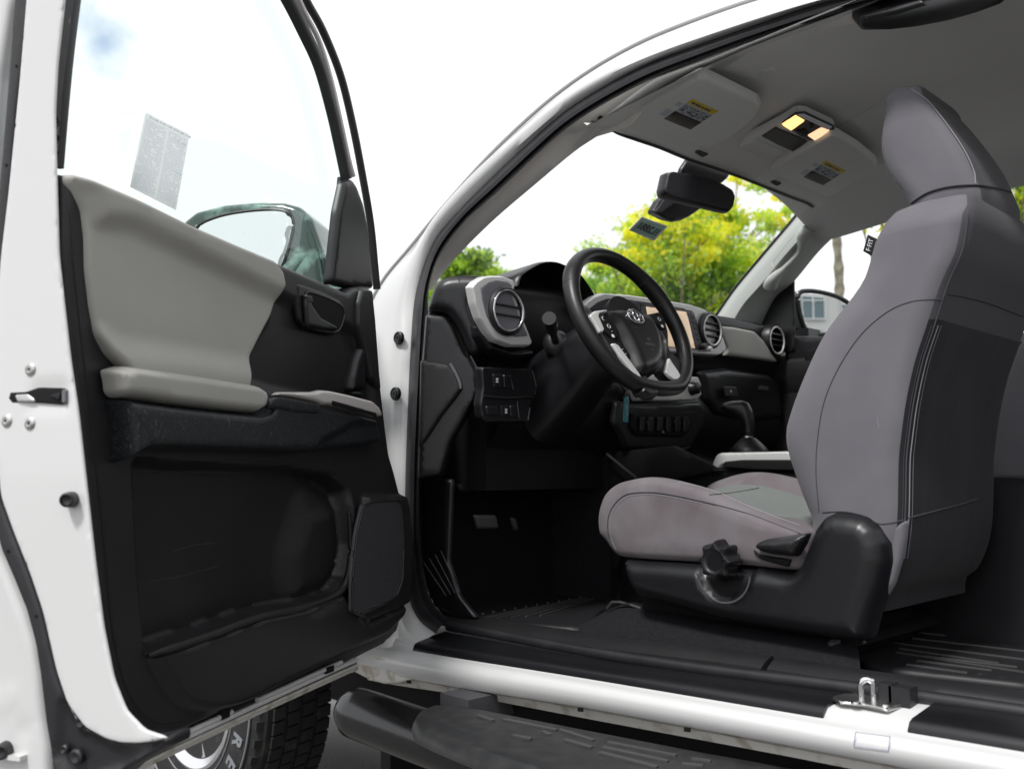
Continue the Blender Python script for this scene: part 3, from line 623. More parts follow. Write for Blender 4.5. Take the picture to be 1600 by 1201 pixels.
part('outer_frame_seal', tube(cr([D.to3(D.px([p], -.05), -.05)[0] for p in wf3], 60), .0095, 10), M['rubber'], door)
part('glass_run', tube(cr([D.to3(D.px([p], -.03), -.03)[0] for p in [(531, 278), (529, 300), (523, 345), (518, 395), (515, 440)]], 30), .006, 10), M['rubber'], door)
part('sail_trim', panel(D, [(540, 283), (552, 278), (560, 290), (571, 320), (579, 365), (583, 410), (586, 452), (552, 450), (518, 443), (523, 395), (530, 330)], -.02, .02, .012, .010, k=1), M['blacksmooth'], door, None, 60)
gl = [(90, 270), (112, 0), (150, -150), (210, -190), (290, -185), (370, -120), (450, 0), (499, 104), (535, 240), (528, 330), (518, 446), (350, 378)]
part('door_window_glass', panel(D, gl, -.045, .0, 0, .3, k=0, wall=.004), M['doorglass'], door, 'tinted side window of the open door')
# end face (latch side)
EF = [(104, -60), (99, 0), (88, 100), (84, 175), (86, 262), (90, 400), (108, 560), (120, 640), (147, 880), (160, 980), (176, 1060), (196, 1110), (225, 1140), (262, 1152), (240, 1158), (214, 1161), (187, 1160), (165, 1154), (132, 1136), (104, 1098), (87, 1047), (66, 955), (46, 896), (21, 833), (0, 775), (-14, 600), (0, 400), (12, 300), (30, 120), (45, -60)]
ew = lambda U, d: 0*np.exp(-((U[:, 1]-.78)/.03)**2-((U[:, 0]+.04)/.03)**2)
part('door_end_face', panel(E_, EF, -.003, .003, .003, .01, [([(52, 600), (104, 596), (108, 640), (40, 640)], -.003, .02)], wall=.001, cc=.03), M['paint'], door, 'white latch edge of the open door', 60)
FL = [(-140, -80), (17, -80), (17, 0), (-2, 120), (-20, 400), (-24, 600), (-20, 780), (0, 866), (20, 915), (38, 960), (52, 1008), (60, 1060), (66, 1125), (73, 1170), (76, 1260), (-140, 1290)]
hfo = [([(-40, 1085), (26, 1072), (30, 1080), (28, 1100), (5, 1114), (-40, 1122)], .0015, .012), ([(28, 1128), (45, 1122), (50, 1140), (38, 1158), (26, 1150)], -.0018, .010)]
part('door_flange', panel(E_, FL, -.045, .015, .012, .01, hfo, wall=.02), M['paint'], door, None, 60)
SR = [(52, -60), (47, 0), (37, 87), (26, 175), (16, 300), (8, 420), (0, 540), (-6, 660), (-4, 740), (3, 782), (21, 833), (46, 896), (66, 955), (78, 1008), (87, 1047), (104, 1098), (132, 1136), (165, 1154), (190, 1160), (214, 1160), (262, 1148), (262, 1166), (235, 1180), (190, 1205), (150, 1240), (80, 1240), (73, 1170), (66, 1130), (57, 1054), (50, 1008), (36, 955), (18, 910), (-3, 861), (-22, 790), (-30, 700), (-28, 560), (-18, 400), (-2, 240), (8, 120), (17, 0), (20, -60)]
part('door_seal', panel(E_, SR, -.030, .024, .009, .007, [([(95, 1090), (120, 1140), (180, 1166), (250, 1160), (190, 1200), (110, 1230), (85, 1180)], -.010, .01)], wall=.02, k=1), M['rubber'], door, None, 50)
for cx, cy, r in ((126, 1128, .008), (100, 1170, .006), (118, 1182, .010)):
    u_ = E_.px([(cx, cy)], -.008)[0]; part('seal_plug', lathe(E_.to3([u_], -.012)[0], E_.n, [(0, 0), (r, 0), (r, .004), (r*.7, .006), (0, .003)], 20), M['rubber'], door)
for y in (103, 258, 430, 861, 962):
    x = {103: 25, 258: 9, 430: -2, 861: 12, 962: 56}[y]; u_ = E_.px([(x, y)], -.005)[0]; part('seal_clip', lathe(E_.to3([u_], -.007)[0], E_.n, [(0, 0), (.0022, 0), (.0022, .002), (0, .002)], 12), M['dark'], door)
# latch slot, bolts, bumpers
part('latch', panel(E_, [(12, 617), (14, 613), (40, 612), (60, 605), (101, 606), (103, 612), (102, 629), (97, 632), (60, 629), (16, 629)], -.0005, .0012, .001, .006, k=1), M['dark'], door)
part('latch_claw', panel(E_, [(22, 616), (42, 615), (52, 622), (54, 628), (26, 628)], .0005, .003, .002, .003), M['steel'], door)
part('latch_pad', panel(E_, [(96, 608), (102, 608), (102, 630), (96, 630)], .0005, .003, .001, .003, k=0), M['seat'], door)
part('latch_tongue', panel(E_, [(76, 618), (93, 612), (93, 625), (84, 622)], .0005, .0025, .001, .003, k=1), M['seatdark'], door)
for x, y in ((48, 577), (11, 657), (47, 661)):
    u_ = E_.px([(x, y)], 0)[0]; o_ = E_.to3([u_], -.001)[0]
    b_ = part('latch_bolt', lathe(o_, E_.n, [(0, 0), (.0092, 0), (.0095, .0015), (.0085, .003), (.006, .0045), (.0045, .0045), (.0042, .0035), (.0038, .0035), (.0036, .004), (0, .004)], 28), M['steel'], door)
    st = MB(); pts = [E_.to3([u_+np.array([cos(q), sin(q)])*(.0027 if i % 2 else .0017)], .0033)[0] for i, q in enumerate(np.linspace(0, 2*pi, 12, endpoint=False))]
    st.add(pts, [tuple(range(12))]); part('bolt_socket', st, M['dark'], b_)
for x, y, s in ((113, 780, 1.0), (10, 1169, 1.05)):
    u_ = E_.px([(x, y)], .0 if x > 50 else -.03)[0]; o_ = E_.to3([u_], -.001 if x > 50 else -.032)[0]
    part('rubber_bumper', lathe(o_, nv(E_.n*.9+E_.u*.35), [(0, 0), (.0105*s, 0), (.0105*s, .012), (.0095*s, .02), (.0075*s, .021), (.006*s, .018), (0, .016)], 24), M['rubber'], door)
# outer skin and bottom hem
SK = [(92, 268), (60, 268), (40, 400), (30, 700), (60, 1000), (110, 1130), (200, 1172), (560, 1012), (610, 900), (600, 600), (588, 455), (545, 450), (350, 374)]
sk = D.px(SK, 0); sk[:, 0] = np.where(sk[:, 0] < -1.0, -1.12, sk[:, 0]); sk[:, 1] = np.maximum(sk[:, 1], .46)
part('outer_skin', panel(D, sk, -.15, .0, 0, .1, uv=True, k=0, wall=.01), M['paint'], door)
part('door_bottom', boxf(D.to3([(-1.10, .462)], -.02)[0], D.u*1.06, -D.n*.125, D.v*.006), M['paint'], door)
def hem(y0, y1, off, r, m, a=.0, b=1.0, nm='hem_strip'):
    P = [(160, 1216+y0), (187, 1201+y0), (240, 1176+y0), (348, 1126+y0), (440, 1084+y0), (520, 1048+y0), (556, 1032+y0)]
    P = cr([D.to3(D.px([p], off), off)[0] for p in P], 60); k = slice(int(a*60), int(b*60)); part(nm, tube(P[k], r, 10), m, door)
hem(-1, 0, .006, .0055, M['paint']); hem(7, 0, .002, .0045, M['dirtywhite']); hem(11, 0, -.004, .0055, M['dirtywhite'])
hem(-8, 0, .010, .005, M['paint'], .0, .43); hem(-8, 0, .010, .005, M['paint'], .50, .93)
hem(3, 0, .008, .0022, M['rubber'])
u_ = D.px([(344, 1124)], .012)[0]; part('hem_clip', boxf(D.to3([u_], .008)[0], D.u*.022, D.v*.016, D.n*.008), M['dark'], door)
u_ = D.px([(508, 1052)], .012)[0]; part('hem_clip', boxf(D.to3([u_], .008)[0], D.u*.03, D.v*.012, D.n*.008), M['dark'], door)
for hx, hy in ((560, 985), (565, 600)): part('hinge_arm', boxf(onS(hx, hy, 0)+(0, -.03, -.01), (-.03, 0, 0), (0, .05, 0), (0, 0, .04)), M['paint'], door)
part('sill_corner', panel(Fr(onY(590, 1060, .845), (-1, 0, 0), (0, 0, 1)), [(543, 1026), (600, 1022), (612, 1050), (640, 1062), (625, 1068), (598, 1069), (575, 1062), (548, 1048)], -.01, .012, .006, .006, k=1), M['dirtywhite'], truck)
p = onY(578, 1058, .853); part('corner_bolt', lathe(p-np.array([0, .006, 0]), (0, 1, 0), [(0, 0), (.007, 0), (.007, .003), (.004, .0045), (0, .002)], 20), M['dirtywhite'], truck)
# window sticker sheet inside the door glass
fG = Fr(D.to3([(-.8, 1.4)], -.038)[0], D.u, D.v)
P4 = [(228, 176), (296, 210), (275, 328), (204, 292)]
q4 = fG.px(P4, 0); st = part('window_form', panel(fG, q4, 0, .0005, .0003, .05, uv=True, k=0, wall=.0003), M['paperthin'], door, 'white printed form stuck inside the door window')
lines = MB(); rg = random.Random(9)
def q2(a, b): return (1-b)*((1-a)*q4[0]+a*q4[1])+b*((1-a)*q4[3]+a*q4[2])
def dash(a0, a1, b, hgt):
    p0, p1, p2, p3 = q2(a0, b), q2(a1, b), q2(a1, b+hgt), q2(a0, b+hgt); k = len(lines.v)
    lines.add(fG.to3(np.array([p0, p1, p2, p3]), .0009), [(0, 1, 2, 3)])
a_ = .08
for w_ in (.05, .03, .09, .04, .07, .02, .09, .05, .06, .1, .04, .08): dash(a_, a_+w_*.9, .025, .022); a_ += w_+.022
dash(.02, .98, .075, .003)
for r_ in range(34):
    b_ = .095+r_*.0262
    for c0, c1 in ((.03, .49), (.54, .97)):
        a_ = c0
        while a_ < c1-.02:
            w_ = rg.uniform(.012, .065)
            if rg.random() < .90: dash(a_, min(a_+w_, c1), b_, .0105 if not (r_ in (2, 17) and c0 > .5 and a_ > .72) else .02)
            a_ += w_+.012
thin(M['ink'], (.70, .70, .80), .8)
part('form_print', lines, M['ink'], st, None)
# driver side mirror beyond the glass
mo = D.to3([(-.18, 1.3)], -.26)[0]
mf = Fr(mo, nv(D.n*.90-E_.n*.0+D.u*.16), (0, 0, 1))
if mf.n@(-nv(mo-C)) < 0: mf = Fr(mo, -mf.u, (0, 0, 1))
MH = [(284, 345), (304, 329), (347, 318), (400, 313.5), (440, 314), (466, 321), (484, 338), (494, 367), (507, 406), (514, 450), (500, 490), (420, 500), (320, 470), (276, 400)]
mh = part('side_mirror', panel(mf, MH, -.02, .022, .018, .008, wall=.11), M['housing'], truck, 'driver side mirror in glossy housing seen through the door window', 60)
MG = [(304, 352), (347, 335), (400, 327.5), (438, 327), (455, 334), (459, 352), (450, 388), (442, 412), (425, 450), (380, 470), (310, 430), (296, 380)]
part('mirror_glass', panel(mf, MG, .0025, .002, .0015, .02), M['mirror'], mh, None)
part('mirror_bezel', tube(mf.to3(resample(chaikin(mf.px(MG, .006), 2), 80, closed=True), .003), .004, 8, closed=True), M['rubber'], mh)
part('mirror_arm', tube([mf.to3(mf.px([p], -.02), -.02)[0] for p in ((455, 425), (470, 408), (492, 396), (505, 410))], [.03, .026, .022, .02], 12), M['housing'], mh)
part('mirror_foot', boxf(mf.to3(mf.px([(470, 424)], -.03), -.03)[0], mf.u*.14, mf.v*-.1, mf.n*.02), M['housing'], mh)

# ------------------------------------------------------------------ dashboard
def FX(X): return Fr((X, 0, 1.0), (0, -1, 0), (0, 0, 1))
dash = None
prof_d = [(2.0, 1.27), (1.9, 1.315), (1.78, 1.335), (1.72, 1.325), (1.69, 1.29), (1.70, 1.20), (1.73, 1.15), (1.76, 1.12), (1.70, 1.09), (1.69, 1.0), (1.72, .93), (1.80, .86), (1.95, .80)]
cs = []
for y in np.linspace(.60, -.74, 34):
    r_ = []
    for i, (x, z) in enumerate(prof_d):
        e = max(0, y-.45)/.15; e2 = max(0, -.55-y)/.19
        z2 = z+(.028*math.exp(-((y-.02)/.42)**2) if i < 5 else 0)-(.03*e2**2 if i < 5 else 0)
        if y > .18 and 8 <= i: x += .02
        if -.10 > y and i in (8, 9): x += .0
        r_.append((x, y, z2))
    cs.append(cr(r_, 46))
dash = build('dashboard', loft(cs), M['blacksmooth'], truck, 60); dash['label'] = 'black dashboard with silver trims'
# driver end of the dash: the bulbous black end cap and the knee trim below
YE = Fr((1.7, .66, 1.0), (-1, 0, 0), (0, 0, 1))
fE = Fr((1.68, .66, 1.1), nv((-.75, -.66, 0)), (0, 0, 1))
part('dash_end_cap', panel(fE, [(664, 485), (670, 462), (677, 443), (686, 434), (698, 429), (716, 427), (755, 427), (762, 440), (740, 470), (765, 530), (740, 560), (729, 553), (709, 508), (695, 490)], -.02, .035, .03, .01), M['blacksmooth'], dash, None, 60)
part('end_cap_seam', tube([fE.to3(fE.px([p], .012), .012)[0] for p in ((716, 432), (723, 461), (734, 492), (747, 522))], .0016, 6), M['seatmid'], dash)
part('knee_trim', panel(fE, [(663, 487), (695, 490), (709, 508), (729, 553), (735, 556), (749, 584), (752, 607), (745, 625), (735, 640), (706, 690), (690, 745), (650, 748), (654, 600)], -.025, .030, .012, .012), M['blacksmooth'], dash, None, 60)
part('knee_wing', panel(fE, [(655, 560), (702, 567), (712, 580), (720, 599), (722, 608), (712, 622), (690, 650), (664, 690), (652, 700)], -.0, .022, .010, .01, k=1), M['black'], dash)
for pts, r in (([(703, 568), (711, 582), (718, 598), (719, 607)], .0042), ([(735, 556), (745, 575), (751, 598), (750, 612), (742, 630)], .0018)):
    part('trim_edge', tube(cr([fE.to3(fE.px([p], .016), .016)[0] for p in pts], 20), r, 8), M['seat'] if r > .002 else M['seatmid'], dash)
# instrument hood and binnacle
hd_ = [(806, 447), (808, 438), (812, 430), (824, 421), (846, 410), (866, 409), (882, 414), (902, 424), (916, 440), (929, 461), (932, 478)]
f1 = FX(1.672); a = cr(f1.to3(f1.px(hd_, 0)), 40); ce = a.mean(0)
def sc_(P, k, dx, dz=0): Q = ce+(P-ce)*k; Q[:, 0] = P[:, 0]+dx; Q[:, 2] += dz; return Q
part('instrument_hood', loft([sc_(a, .93, .02), sc_(a, .955, -.003), a, sc_(a, 1.0, .02, .002), sc_(a, .98, .22, -.012)]), M['blacksmooth'], dash, None, 70)
part('hood_inner', loft([sc_(a, .94, .018), sc_(a, .86, .14, -.02)]), M['dark'], dash)
part('instrument_face', panel(FX(1.80), [(798, 500), (806, 440), (850, 415), (895, 425), (935, 470), (930, 530), (800, 530)], 0, .004, .002, .03, k=1), M['dark'], dash)
def vent(px_, r, X, face=(-1, 0, 0), ringm='silver', tilt=0, big=None):
    c = onX(*px_, X); ax = nv(face); v0 = part('air_vent', lathe(c, ax, [(r*1.22, -.03), (r*1.22, .004), (r*1.12, .010), (r*1.0, .006), (r*.98, -.02)], 48), M['blacksmooth'], dash)
    part('vent_ring', tube([c+ax*.008+r*1.0*(cos(q)*np.array([0, 1, 0])+sin(q)*np.array([0, 0, 1])) for q in np.linspace(0, 2*pi, 60, endpoint=False)], r*.062, 10, closed=True, ref=ax), M['chrome'] if ringm == 'chrome' else M['silver'], v0)
    part('vent_hollow', lathe(c, ax, [(0, -.028), (r*.97, -.026), (r*.97, -.022), (0, -.020)], 32), M['dark'], v0)
    for k_ in (-.42, 0.0, .42) if big is None else big:
        w = r*math.sqrt(1-k_*k_)*.95; part('vent_vane', boxf(c+np.array([.012, -w, k_*r-.0025]), (0, 2*w, 0), (-.018, 0, .004), (0, 0, .0035)), M['blacksmooth'], v0)
    return v0
# driver vent surround
VT = [(737, 447), (745, 438), (757, 431), (770, 429.5), (786, 430), (803, 436), (807, 443), (804, 456), (812, 478), (822, 505), (834, 536), (829, 541), (800, 541), (774, 532), (764, 521), (750, 498), (742, 474)]
fv1 = FX(1.66)
part('vent_surround', panel(fv1, VT, 0, .022, .006, .006, k=1), M['silver'], dash, 'silver angular vent surround')
part('vent_surround_inset', panel(fv1, [(752, 449), (764, 440), (776, 437), (794, 440), (801, 446), (799, 458), (807, 482), (816, 505), (826, 524), (806, 526), (782, 518), (772, 512), (761, 492), (755, 470)], .0225, .003, .002, .006, k=1), M['seat'], dash)
part('vent_chin', panel(FX(1.69), [(748, 505), (764, 528), (776, 540), (806, 549), (838, 545), (835, 556), (800, 560), (768, 548), (750, 525)], 0, .03, .01, .008, k=1), M['blacksmooth'], dash)
vent((791, 486), .050, 1.635, ringm='chrome', big=(-.28, .2))
# centre stack surround, screen
CT = [(912, 478), (918, 470), (930, 462), (945, 457), (985, 460), (1042, 468), (1080, 475), (1102, 482), (1117, 494), (1126, 513), (1136, 543), (1133, 552), (1121, 556), (1040, 550), (985, 545), (960, 520)]
fc = FX(1.66)
part('centre_surround', panel(fc, CT, 0, .020, .006, .008, k=1), M['silver'], dash, 'silver centre surround')
part('surround_inset', panel(fc, [(922, 482), (935, 472), (950, 466), (985, 468), (1040, 476), (1072, 482), (1070, 500), (1000, 520), (960, 515)], .0202, .003, .002, .01, k=1), M['seatmid'], dash)
scr = part('screen_bezel', panel(fc, [(1000, 474), (1040, 478), (1084, 485), (1104, 546), (1060, 542), (1000, 540)], .0205, .006, .003, .008, k=0), M['blacksmooth'], dash)
part('touch_screen', panel(fc, [(1010, 479), (1073, 487), (1087, 544), (1020, 539)], .0265, .0015, .001, .02, k=0), M['screen'], scr)
part('screen_keys', panel(fc, [(1075, 487), (1083, 488), (1099, 545), (1089, 544)], .0268, .0015, .001, .008, k=0), M['seat'], scr)
for k_ in range(6):
    y = 493+k_*9; part('key_mark', panel(fc, [(1078+k_*2.3, y), (1084+k_*2.3, y+1), (1085+k_*2.3, y+2.6), (1079+k_*2.3, y+1.6)], .0285, .0006, .0003, .004, k=0), M['labeldark'], scr)
for px_, r in (((1096, 541), .0105), ((1104, 545), .008)):
    c = onX(*px_, 1.63); part('audio_knob', lathe(c, (-1, 0, 0), [(0, -.01), (r, -.01), (r, .014), (r*.85, .018), (0, .018)], 24), M['blacksmooth'] if r > .01 else M['silver'], dash)
vent((1110, 516), .047, 1.632)
# passenger side inset, far vent
part('dash_inset', panel(FX(1.675), [(1121, 508), (1150, 511), (1180, 517), (1193, 530), (1206, 550), (1217, 566), (1190, 562), (1134, 555), (1138, 545), (1128, 520)], 0, .012, .008, .008, k=1), M['fabric_door'], dash, 'grey padded passenger inset')
part('dash_top_pad', panel(FX(1.69), [(1108, 493), (1125, 492), (1150, 496), (1186, 505), (1206, 508), (1222, 520), (1235, 550), (1233, 572), (1215, 570), (1195, 545), (1180, 520), (1125, 511)], -.01, .015, .01, .01, k=1), M['blacksmooth'], dash)
vent((1211, 532), .046, 1.665)
# glove box area, tissue of seams
part('glove_box', panel(FX(1.70), [(1098, 578), (1140, 574), (1206, 584), (1222, 600), (1225, 655), (1180, 660), (1120, 650), (1105, 625)], -.01, .035, .02, .012, k=2), M['blacksmooth'], dash, None, 60)
part('airbag_indicator', panel(FX(1.66), [(1131, 603), (1151, 604), (1154, 620), (1134, 619)], .0, .004, .002, .004, k=1), M['labeldark'], dash)
part('indicator_mark', textmb('✕', FX(1.66), FX(1.66).px([(1142, 611)], .005)[0], .018, .005) if False else lathe(onX(1142, 611, 1.6545), (-1, 0, 0), [(0, 0), (.004, 0), (.004, .0008), (0, .0008)], 12), M['white'], dash)
u_ = FX(1.66).px([(1192, 606)], .006)[0]; part('airbag_word', textmb('AIRBAG', FX(1.66), u_, .020, .009), M['seatmid'], dash)
# climate panel, switch bank
part('climate_panel', panel(FX(1.645), [(985, 596), (1020, 584), (1092, 588), (1097, 600), (1097, 617), (1091, 625), (1050, 627), (996, 626)], -.01, .018, .006, .008, k=1), M['silver'], dash, 'silver climate control panel')
for x, y in ((1081, 607), (1034, 604)):
    part('climate_knob', lathe(onX(x, y, 1.637), (-1, 0, 0), [(0, -.01), (.021, -.01), (.021, .004), (.018, .008), (.017, .022), (.014, .024), (0, .024)], 28), M['blacksmooth'], dash)
part('stack_lower', panel(FX(1.665), [(965, 625), (1000, 630), (1095, 627), (1105, 640), (1100, 668), (1080, 700), (1050, 705), (980, 700), (960, 660)], -.02, .018, .01, .01, k=1), M['blacksmooth'], dash, None, 60)
part('switch_bank', panel(FX(1.655), [(988, 645), (1087, 643), (1088, 650), (1076, 677), (1065, 681), (996, 680), (988, 669)], -.008, .006, .004, .006, k=1), M['dark'], dash)
for x, w in ((1001, 8), (1013, 9), (1028, 9), (1042, 7), (1056, 9), (1069, 8)):
    part('rocker_switch', panel(FX(1.65), [(x, 651), (x+w, 651), (x+w-1, 673), (x, 674)], -.004, .006, .002, .004, k=1), M['blacksmooth'], dash)
for x, y in ((1054, 658), (1011, 659), (1076, 660)):
    part('switch_mark', lathe(onX(x, y, 1.6445), (-1, 0, 0), [(0, 0), (.0022, 0), (.0022, .0006), (0, .0006)], 8), M['seat'], dash)
part('pocket_catch', lathe(onX(1036, 675, 1.644), (-1, 0, 0), [(0, 0), (.004, 0), (.003, .003), (0, .003)], 12), M['seat'], dash)
# knee switch panel by the column
KP = [(752, 572), (830, 575), (834, 590), (839, 606), (836, 617), (829, 638), (824, 661), (762, 661), (753, 652), (750, 632), (754, 606)]
fk = FX(1.655)
part('knee_switch_panel', panel(fk, KP, -.02, .022, .006, .008, k=1), M['blacksmooth'], dash)
part('panel_ledge', tube([fk.to3(fk.px([p], .004), .004)[0] for p in ((756, 619), (790, 622), (834, 620))], .003, 8), M['dark'], dash)
for pts, l in (([(771, 584), (785, 584), (785, 606), (773, 606)], 1), ([(787, 585), (799, 586), (801, 607), (788, 606)], 0), ([(760, 634), (779, 634), (779, 648), (761, 648)], 0), ([(783, 633), (796, 633), (796, 651), (784, 651)], 1), ([(797, 633), (808, 633), (810, 652), (798, 652)], 0)):
    b_ = part('panel_button', panel(fk, pts, .002, .005, .002, .004, k=1), M['dark'] if l else M['blacksmooth'], dash)
for x, y in ((777, 594), (791, 642)):
    u_ = fk.px([(x, y)], .008)[0]; q = MB()
    for a1, b1, w, h_ in ((-.004, .003, .008, .002), (-.003, -.001, .006, .002), (-.004, -.005, .008, .002)): q.add(*boxf(fk.to3([u_+np.array([a1, b1])], .0075)[0], fk.u*w, fk.v*h_, fk.n*.0006))
    part('button_icon', q, M['white'], dash)
for pts in ([(770, 584), (774, 606)], [(797, 586), (802, 608)], [(808, 627), (811, 653)], [(832, 579), (838, 604), (836, 616)], [(828, 637), (825, 656)]):
    part('panel_edge', tube([fk.to3(fk.px([p], .004), .004)[0] for p in pts], .0014, 6), M['seatmid'], dash)
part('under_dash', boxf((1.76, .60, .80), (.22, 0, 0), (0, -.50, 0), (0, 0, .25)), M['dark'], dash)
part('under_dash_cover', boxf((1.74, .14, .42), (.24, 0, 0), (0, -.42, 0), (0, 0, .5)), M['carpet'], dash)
# pedals
for x, y, w, h_, X in ((762, 815, 38, 22, 1.80), (806, 818, 12, 20, 1.84), (735, 762, 40, 12, 1.86), (800, 757, 46, 14, 1.86)):
    part('pedal' if h_ > 18 else 'foot_bracket', panel(FX(X), [(x-w/2, y-h_/2), (x+w/2-4, y-h_/2), (x+w/2, y+h_/2), (x-w/2+6, y+h_/2)], 0, .01, .006, .008, k=1), M['pedal'] if h_ > 18 else M['black'], truck)

# ------------------------------------------------------------------ steering wheel and column
WC = np.array([1.432, .424, 1.213]); ti = .437
wn = np.array([-cos(ti), 0, sin(ti)]); Wf = Fr(WC, (0, -1, 0), np.cross(wn, (0, -1, 0)))
RW = .1965
wheel = None
def wring(a0, a1, r, R=RW, n=60, h=0, fl=1.0): return [Wf.to3([(R*cos(q), R*sin(q))], h)[0] for q in np.linspace(a0, a1, n)]
rad = []
angs = np.linspace(0, 2*pi, 120, endpoint=False)
for q in angs:
    b = .0178+.0022*(math.exp(-((q-radians(35))/.25)**2)+math.exp(-((q-radians(145))/.25)**2)); rad.append(b)
P = [Wf.to3([(RW*cos(q), (RW*sin(q) if sin(q) > -.90 else -RW*.90-(-sin(q)-.9)*RW*.45))], 0)[0] for q in angs]
wheel = build('steering_wheel', tube(P, rad, 20, closed=True, ref=wn, flat=1.15), M['leather'], truck, 60); wheel['label'] = 'black leather steering wheel'
for q in (radians(156), radians(47), radians(24)):
    c = Wf.to3([(RW*cos(q), RW*sin(q))])[0]; t = -sin(q)*Wf.u+cos(q)*Wf.v; ro = cos(q)*Wf.u+sin(q)*Wf.v
    part('rim_seam', tube([c+.0188*(cos(a)*ro+sin(a)*wn*1.12) for a in np.linspace(0, 2*pi, 30, endpoint=False)], .0009, 6, closed=True), M['threaddark'], wheel)
st = MB()
for q in np.linspace(radians(24), radians(-18), 22):
    c = Wf.to3([((RW-.0165)*cos(q), (RW-.0165)*sin(q))], .007)[0]; st.add(*tube([c, c+Wf.v*.0028+wn*.004], .0007, 5))
o = part('rim_stitching', st, M['threaddark'], wheel)
PADP = [(938, 483), (953, 477), (972, 474.5), (998, 478), (1018, 485), (1028, 497), (1036, 512), (1042, 528), (1045, 550), (1044, 563), (1035, 576), (1020, 582), (1009, 581), (1000, 570), (991, 546), (981, 524), (968, 502), (955, 490)]
part('airbag_cover', panel(Wf, PADP, -.02, .048, .030, .006), M['leather'], wheel, None, 60)
LS = [(918, 490), (926, 484), (938, 482), (955, 488), (970, 502), (984, 525), (995, 550), (1004, 572), (1010, 583), (1014, 590), (1020, 600), (1031, 605), (1031, 616), (1004, 612), (996, 596), (975, 572), (955, 548), (938, 520)]
part('left_spoke', panel(Wf, LS, -.022, .026, .010, .007, k=1), M['blacksmooth'], wheel)
RS = [(1016, 487), (1031, 484), (1040, 495), (1047, 520), (1048, 545), (1060, 556), (1078, 580), (1079, 590), (1070, 602), (1058, 597), (1046, 590), (1034, 578), (1040, 560), (1040, 530)]
part('right_spoke', panel(Wf, RS, -.022, .026, .010, .007, k=1), M['blacksmooth'], wheel)
part('spoke_trim', panel(Wf, [(922, 492), (930, 485), (948, 483), (950, 486), (938, 489), (936, 494), (945, 514), (943, 518), (938, 519), (932, 508)], .003, .006, .003, .003, k=1), M['silver'], wheel)
part('spoke_trim', panel(Wf, [(956, 536), (961, 535), (967, 539), (985, 563), (999, 582), (1007, 596), (1006, 606), (1003, 605), (1001, 596), (988, 580), (970, 557)], .003, .007, .003, .003, k=1), M['silver'], wheel)
part('spoke_trim', panel(Wf, [(1046, 558), (1051, 566), (1060, 579), (1065, 588), (1060, 593), (1054, 593), (1047, 588), (1040, 580), (1042, 570)], .003, .007, .003, .003, k=1), M['silver'], wheel)
part('spoke_trim', tube(cr([Wf.to3(Wf.px([p], .006), .006)[0] for p in ((1078, 583), (1077, 592), (1072, 602), (1067, 605))], 12), .0022, 6), M['silver'], wheel)
part('lower_bracket', panel(Wf, [(1004, 600), (1012, 600), (1020, 604), (1031, 606), (1031, 617), (1018, 618), (1005, 611)], -.01, .024, .008, .004, k=1), M['blacksmooth'], wheel)
part('switch_pad', panel(Wf, [(937, 491), (950, 489), (958, 500), (968, 518), (966, 528), (955, 526), (944, 517), (940, 505)], .003, .006, .003, .004, k=1), M['dark'], wheel)
part('switch_pad', panel(Wf, [(965, 534), (974, 538), (986, 556), (984, 560), (975, 552)], .003, .005, .002, .004, k=1), M['dark'], wheel)
part('switch_pad', panel(Wf, [(1018, 489), (1028, 488), (1036, 500), (1042, 512), (1036, 514), (1026, 504)], .003, .006, .003, .004, k=1), M['dark'], wheel)
def stroke(fr, pts, r, h, n=20, closed=False): return tube([fr.to3([p], h)[0] for p in (resample(pts, n, closed=closed))], r, 6, closed=closed)
icons = []
for x, y, kk in ((944, 497, 0), (952, 509, 1), (957, 517, 2), (959, 524, 3), (974, 545, 2), (979, 552, 2), (1031, 498, 1), (1036, 509, 3)):
    u_ = Wf.px([(x, y)], .011)[0]
    if kk in (0, 1): part('switch_icon', stroke(Wf, [u_+.0055*np.array([cos(a), sin(a)]) for a in np.linspace(1.2, 4.6 if kk == 0 else 7, 10)], .0007, .0095), M['white'], wheel)
    elif kk == 2: part('switch_icon', stroke(Wf, [u_+(-.002, 0), u_+(.002, .0005)], .0008, .0088), M['white'], wheel)
    else: part('switch_icon', panel(Wf, np.array([u_+(-.0045, -.004), u_+(.0045, -.004), u_+(.0045, .004), u_+(-.0045, .004)]), .0088, .0008, .0003, .004, uv=True, k=0), M['white'], wheel)
# emblem: three interlocking ovals on the hub
eu = Wf.px([(993, 495)], .029)[0]
def oval(cx, cy, a, b, n=48): return np.array([(eu[0]+cx+a*cos(q), eu[1]+cy+b*sin(q)) for q in np.linspace(0, 2*pi, n, endpoint=False)])
em = part('hub_emblem', panel(Wf, oval(0, 0, .0285, .0195), .025, .004, .002, .006, uv=True, k=0), M['blacksmooth'], wheel)
part('emblem_ring', merge(tube(Wf.to3(oval(0, 0, .0285, .0195), .030), .0026, 8, closed=True)), M['chrome'], em)
part('emblem_oval', tube(Wf.to3(oval(0, .0075, .0215, .0085), .0302), .0021, 8, closed=True), M['chrome'], em)
part('emblem_oval', tube(Wf.to3(oval(0, .0, .0085, .0165), .0304), .0021, 8, closed=True), M['chrome'], em)
for i, (w_, s_) in enumerate((('SRS', .0125), ('AIRBAG', .0115), ('A', .010))):
    u_ = Wf.px([((1014, 530), (1016, 538), (1019, 546))[i]], .028)[0]; part('airbag_word', textmb(w_, Wf, u_, s_, .0283), M['seatmid'], wheel)
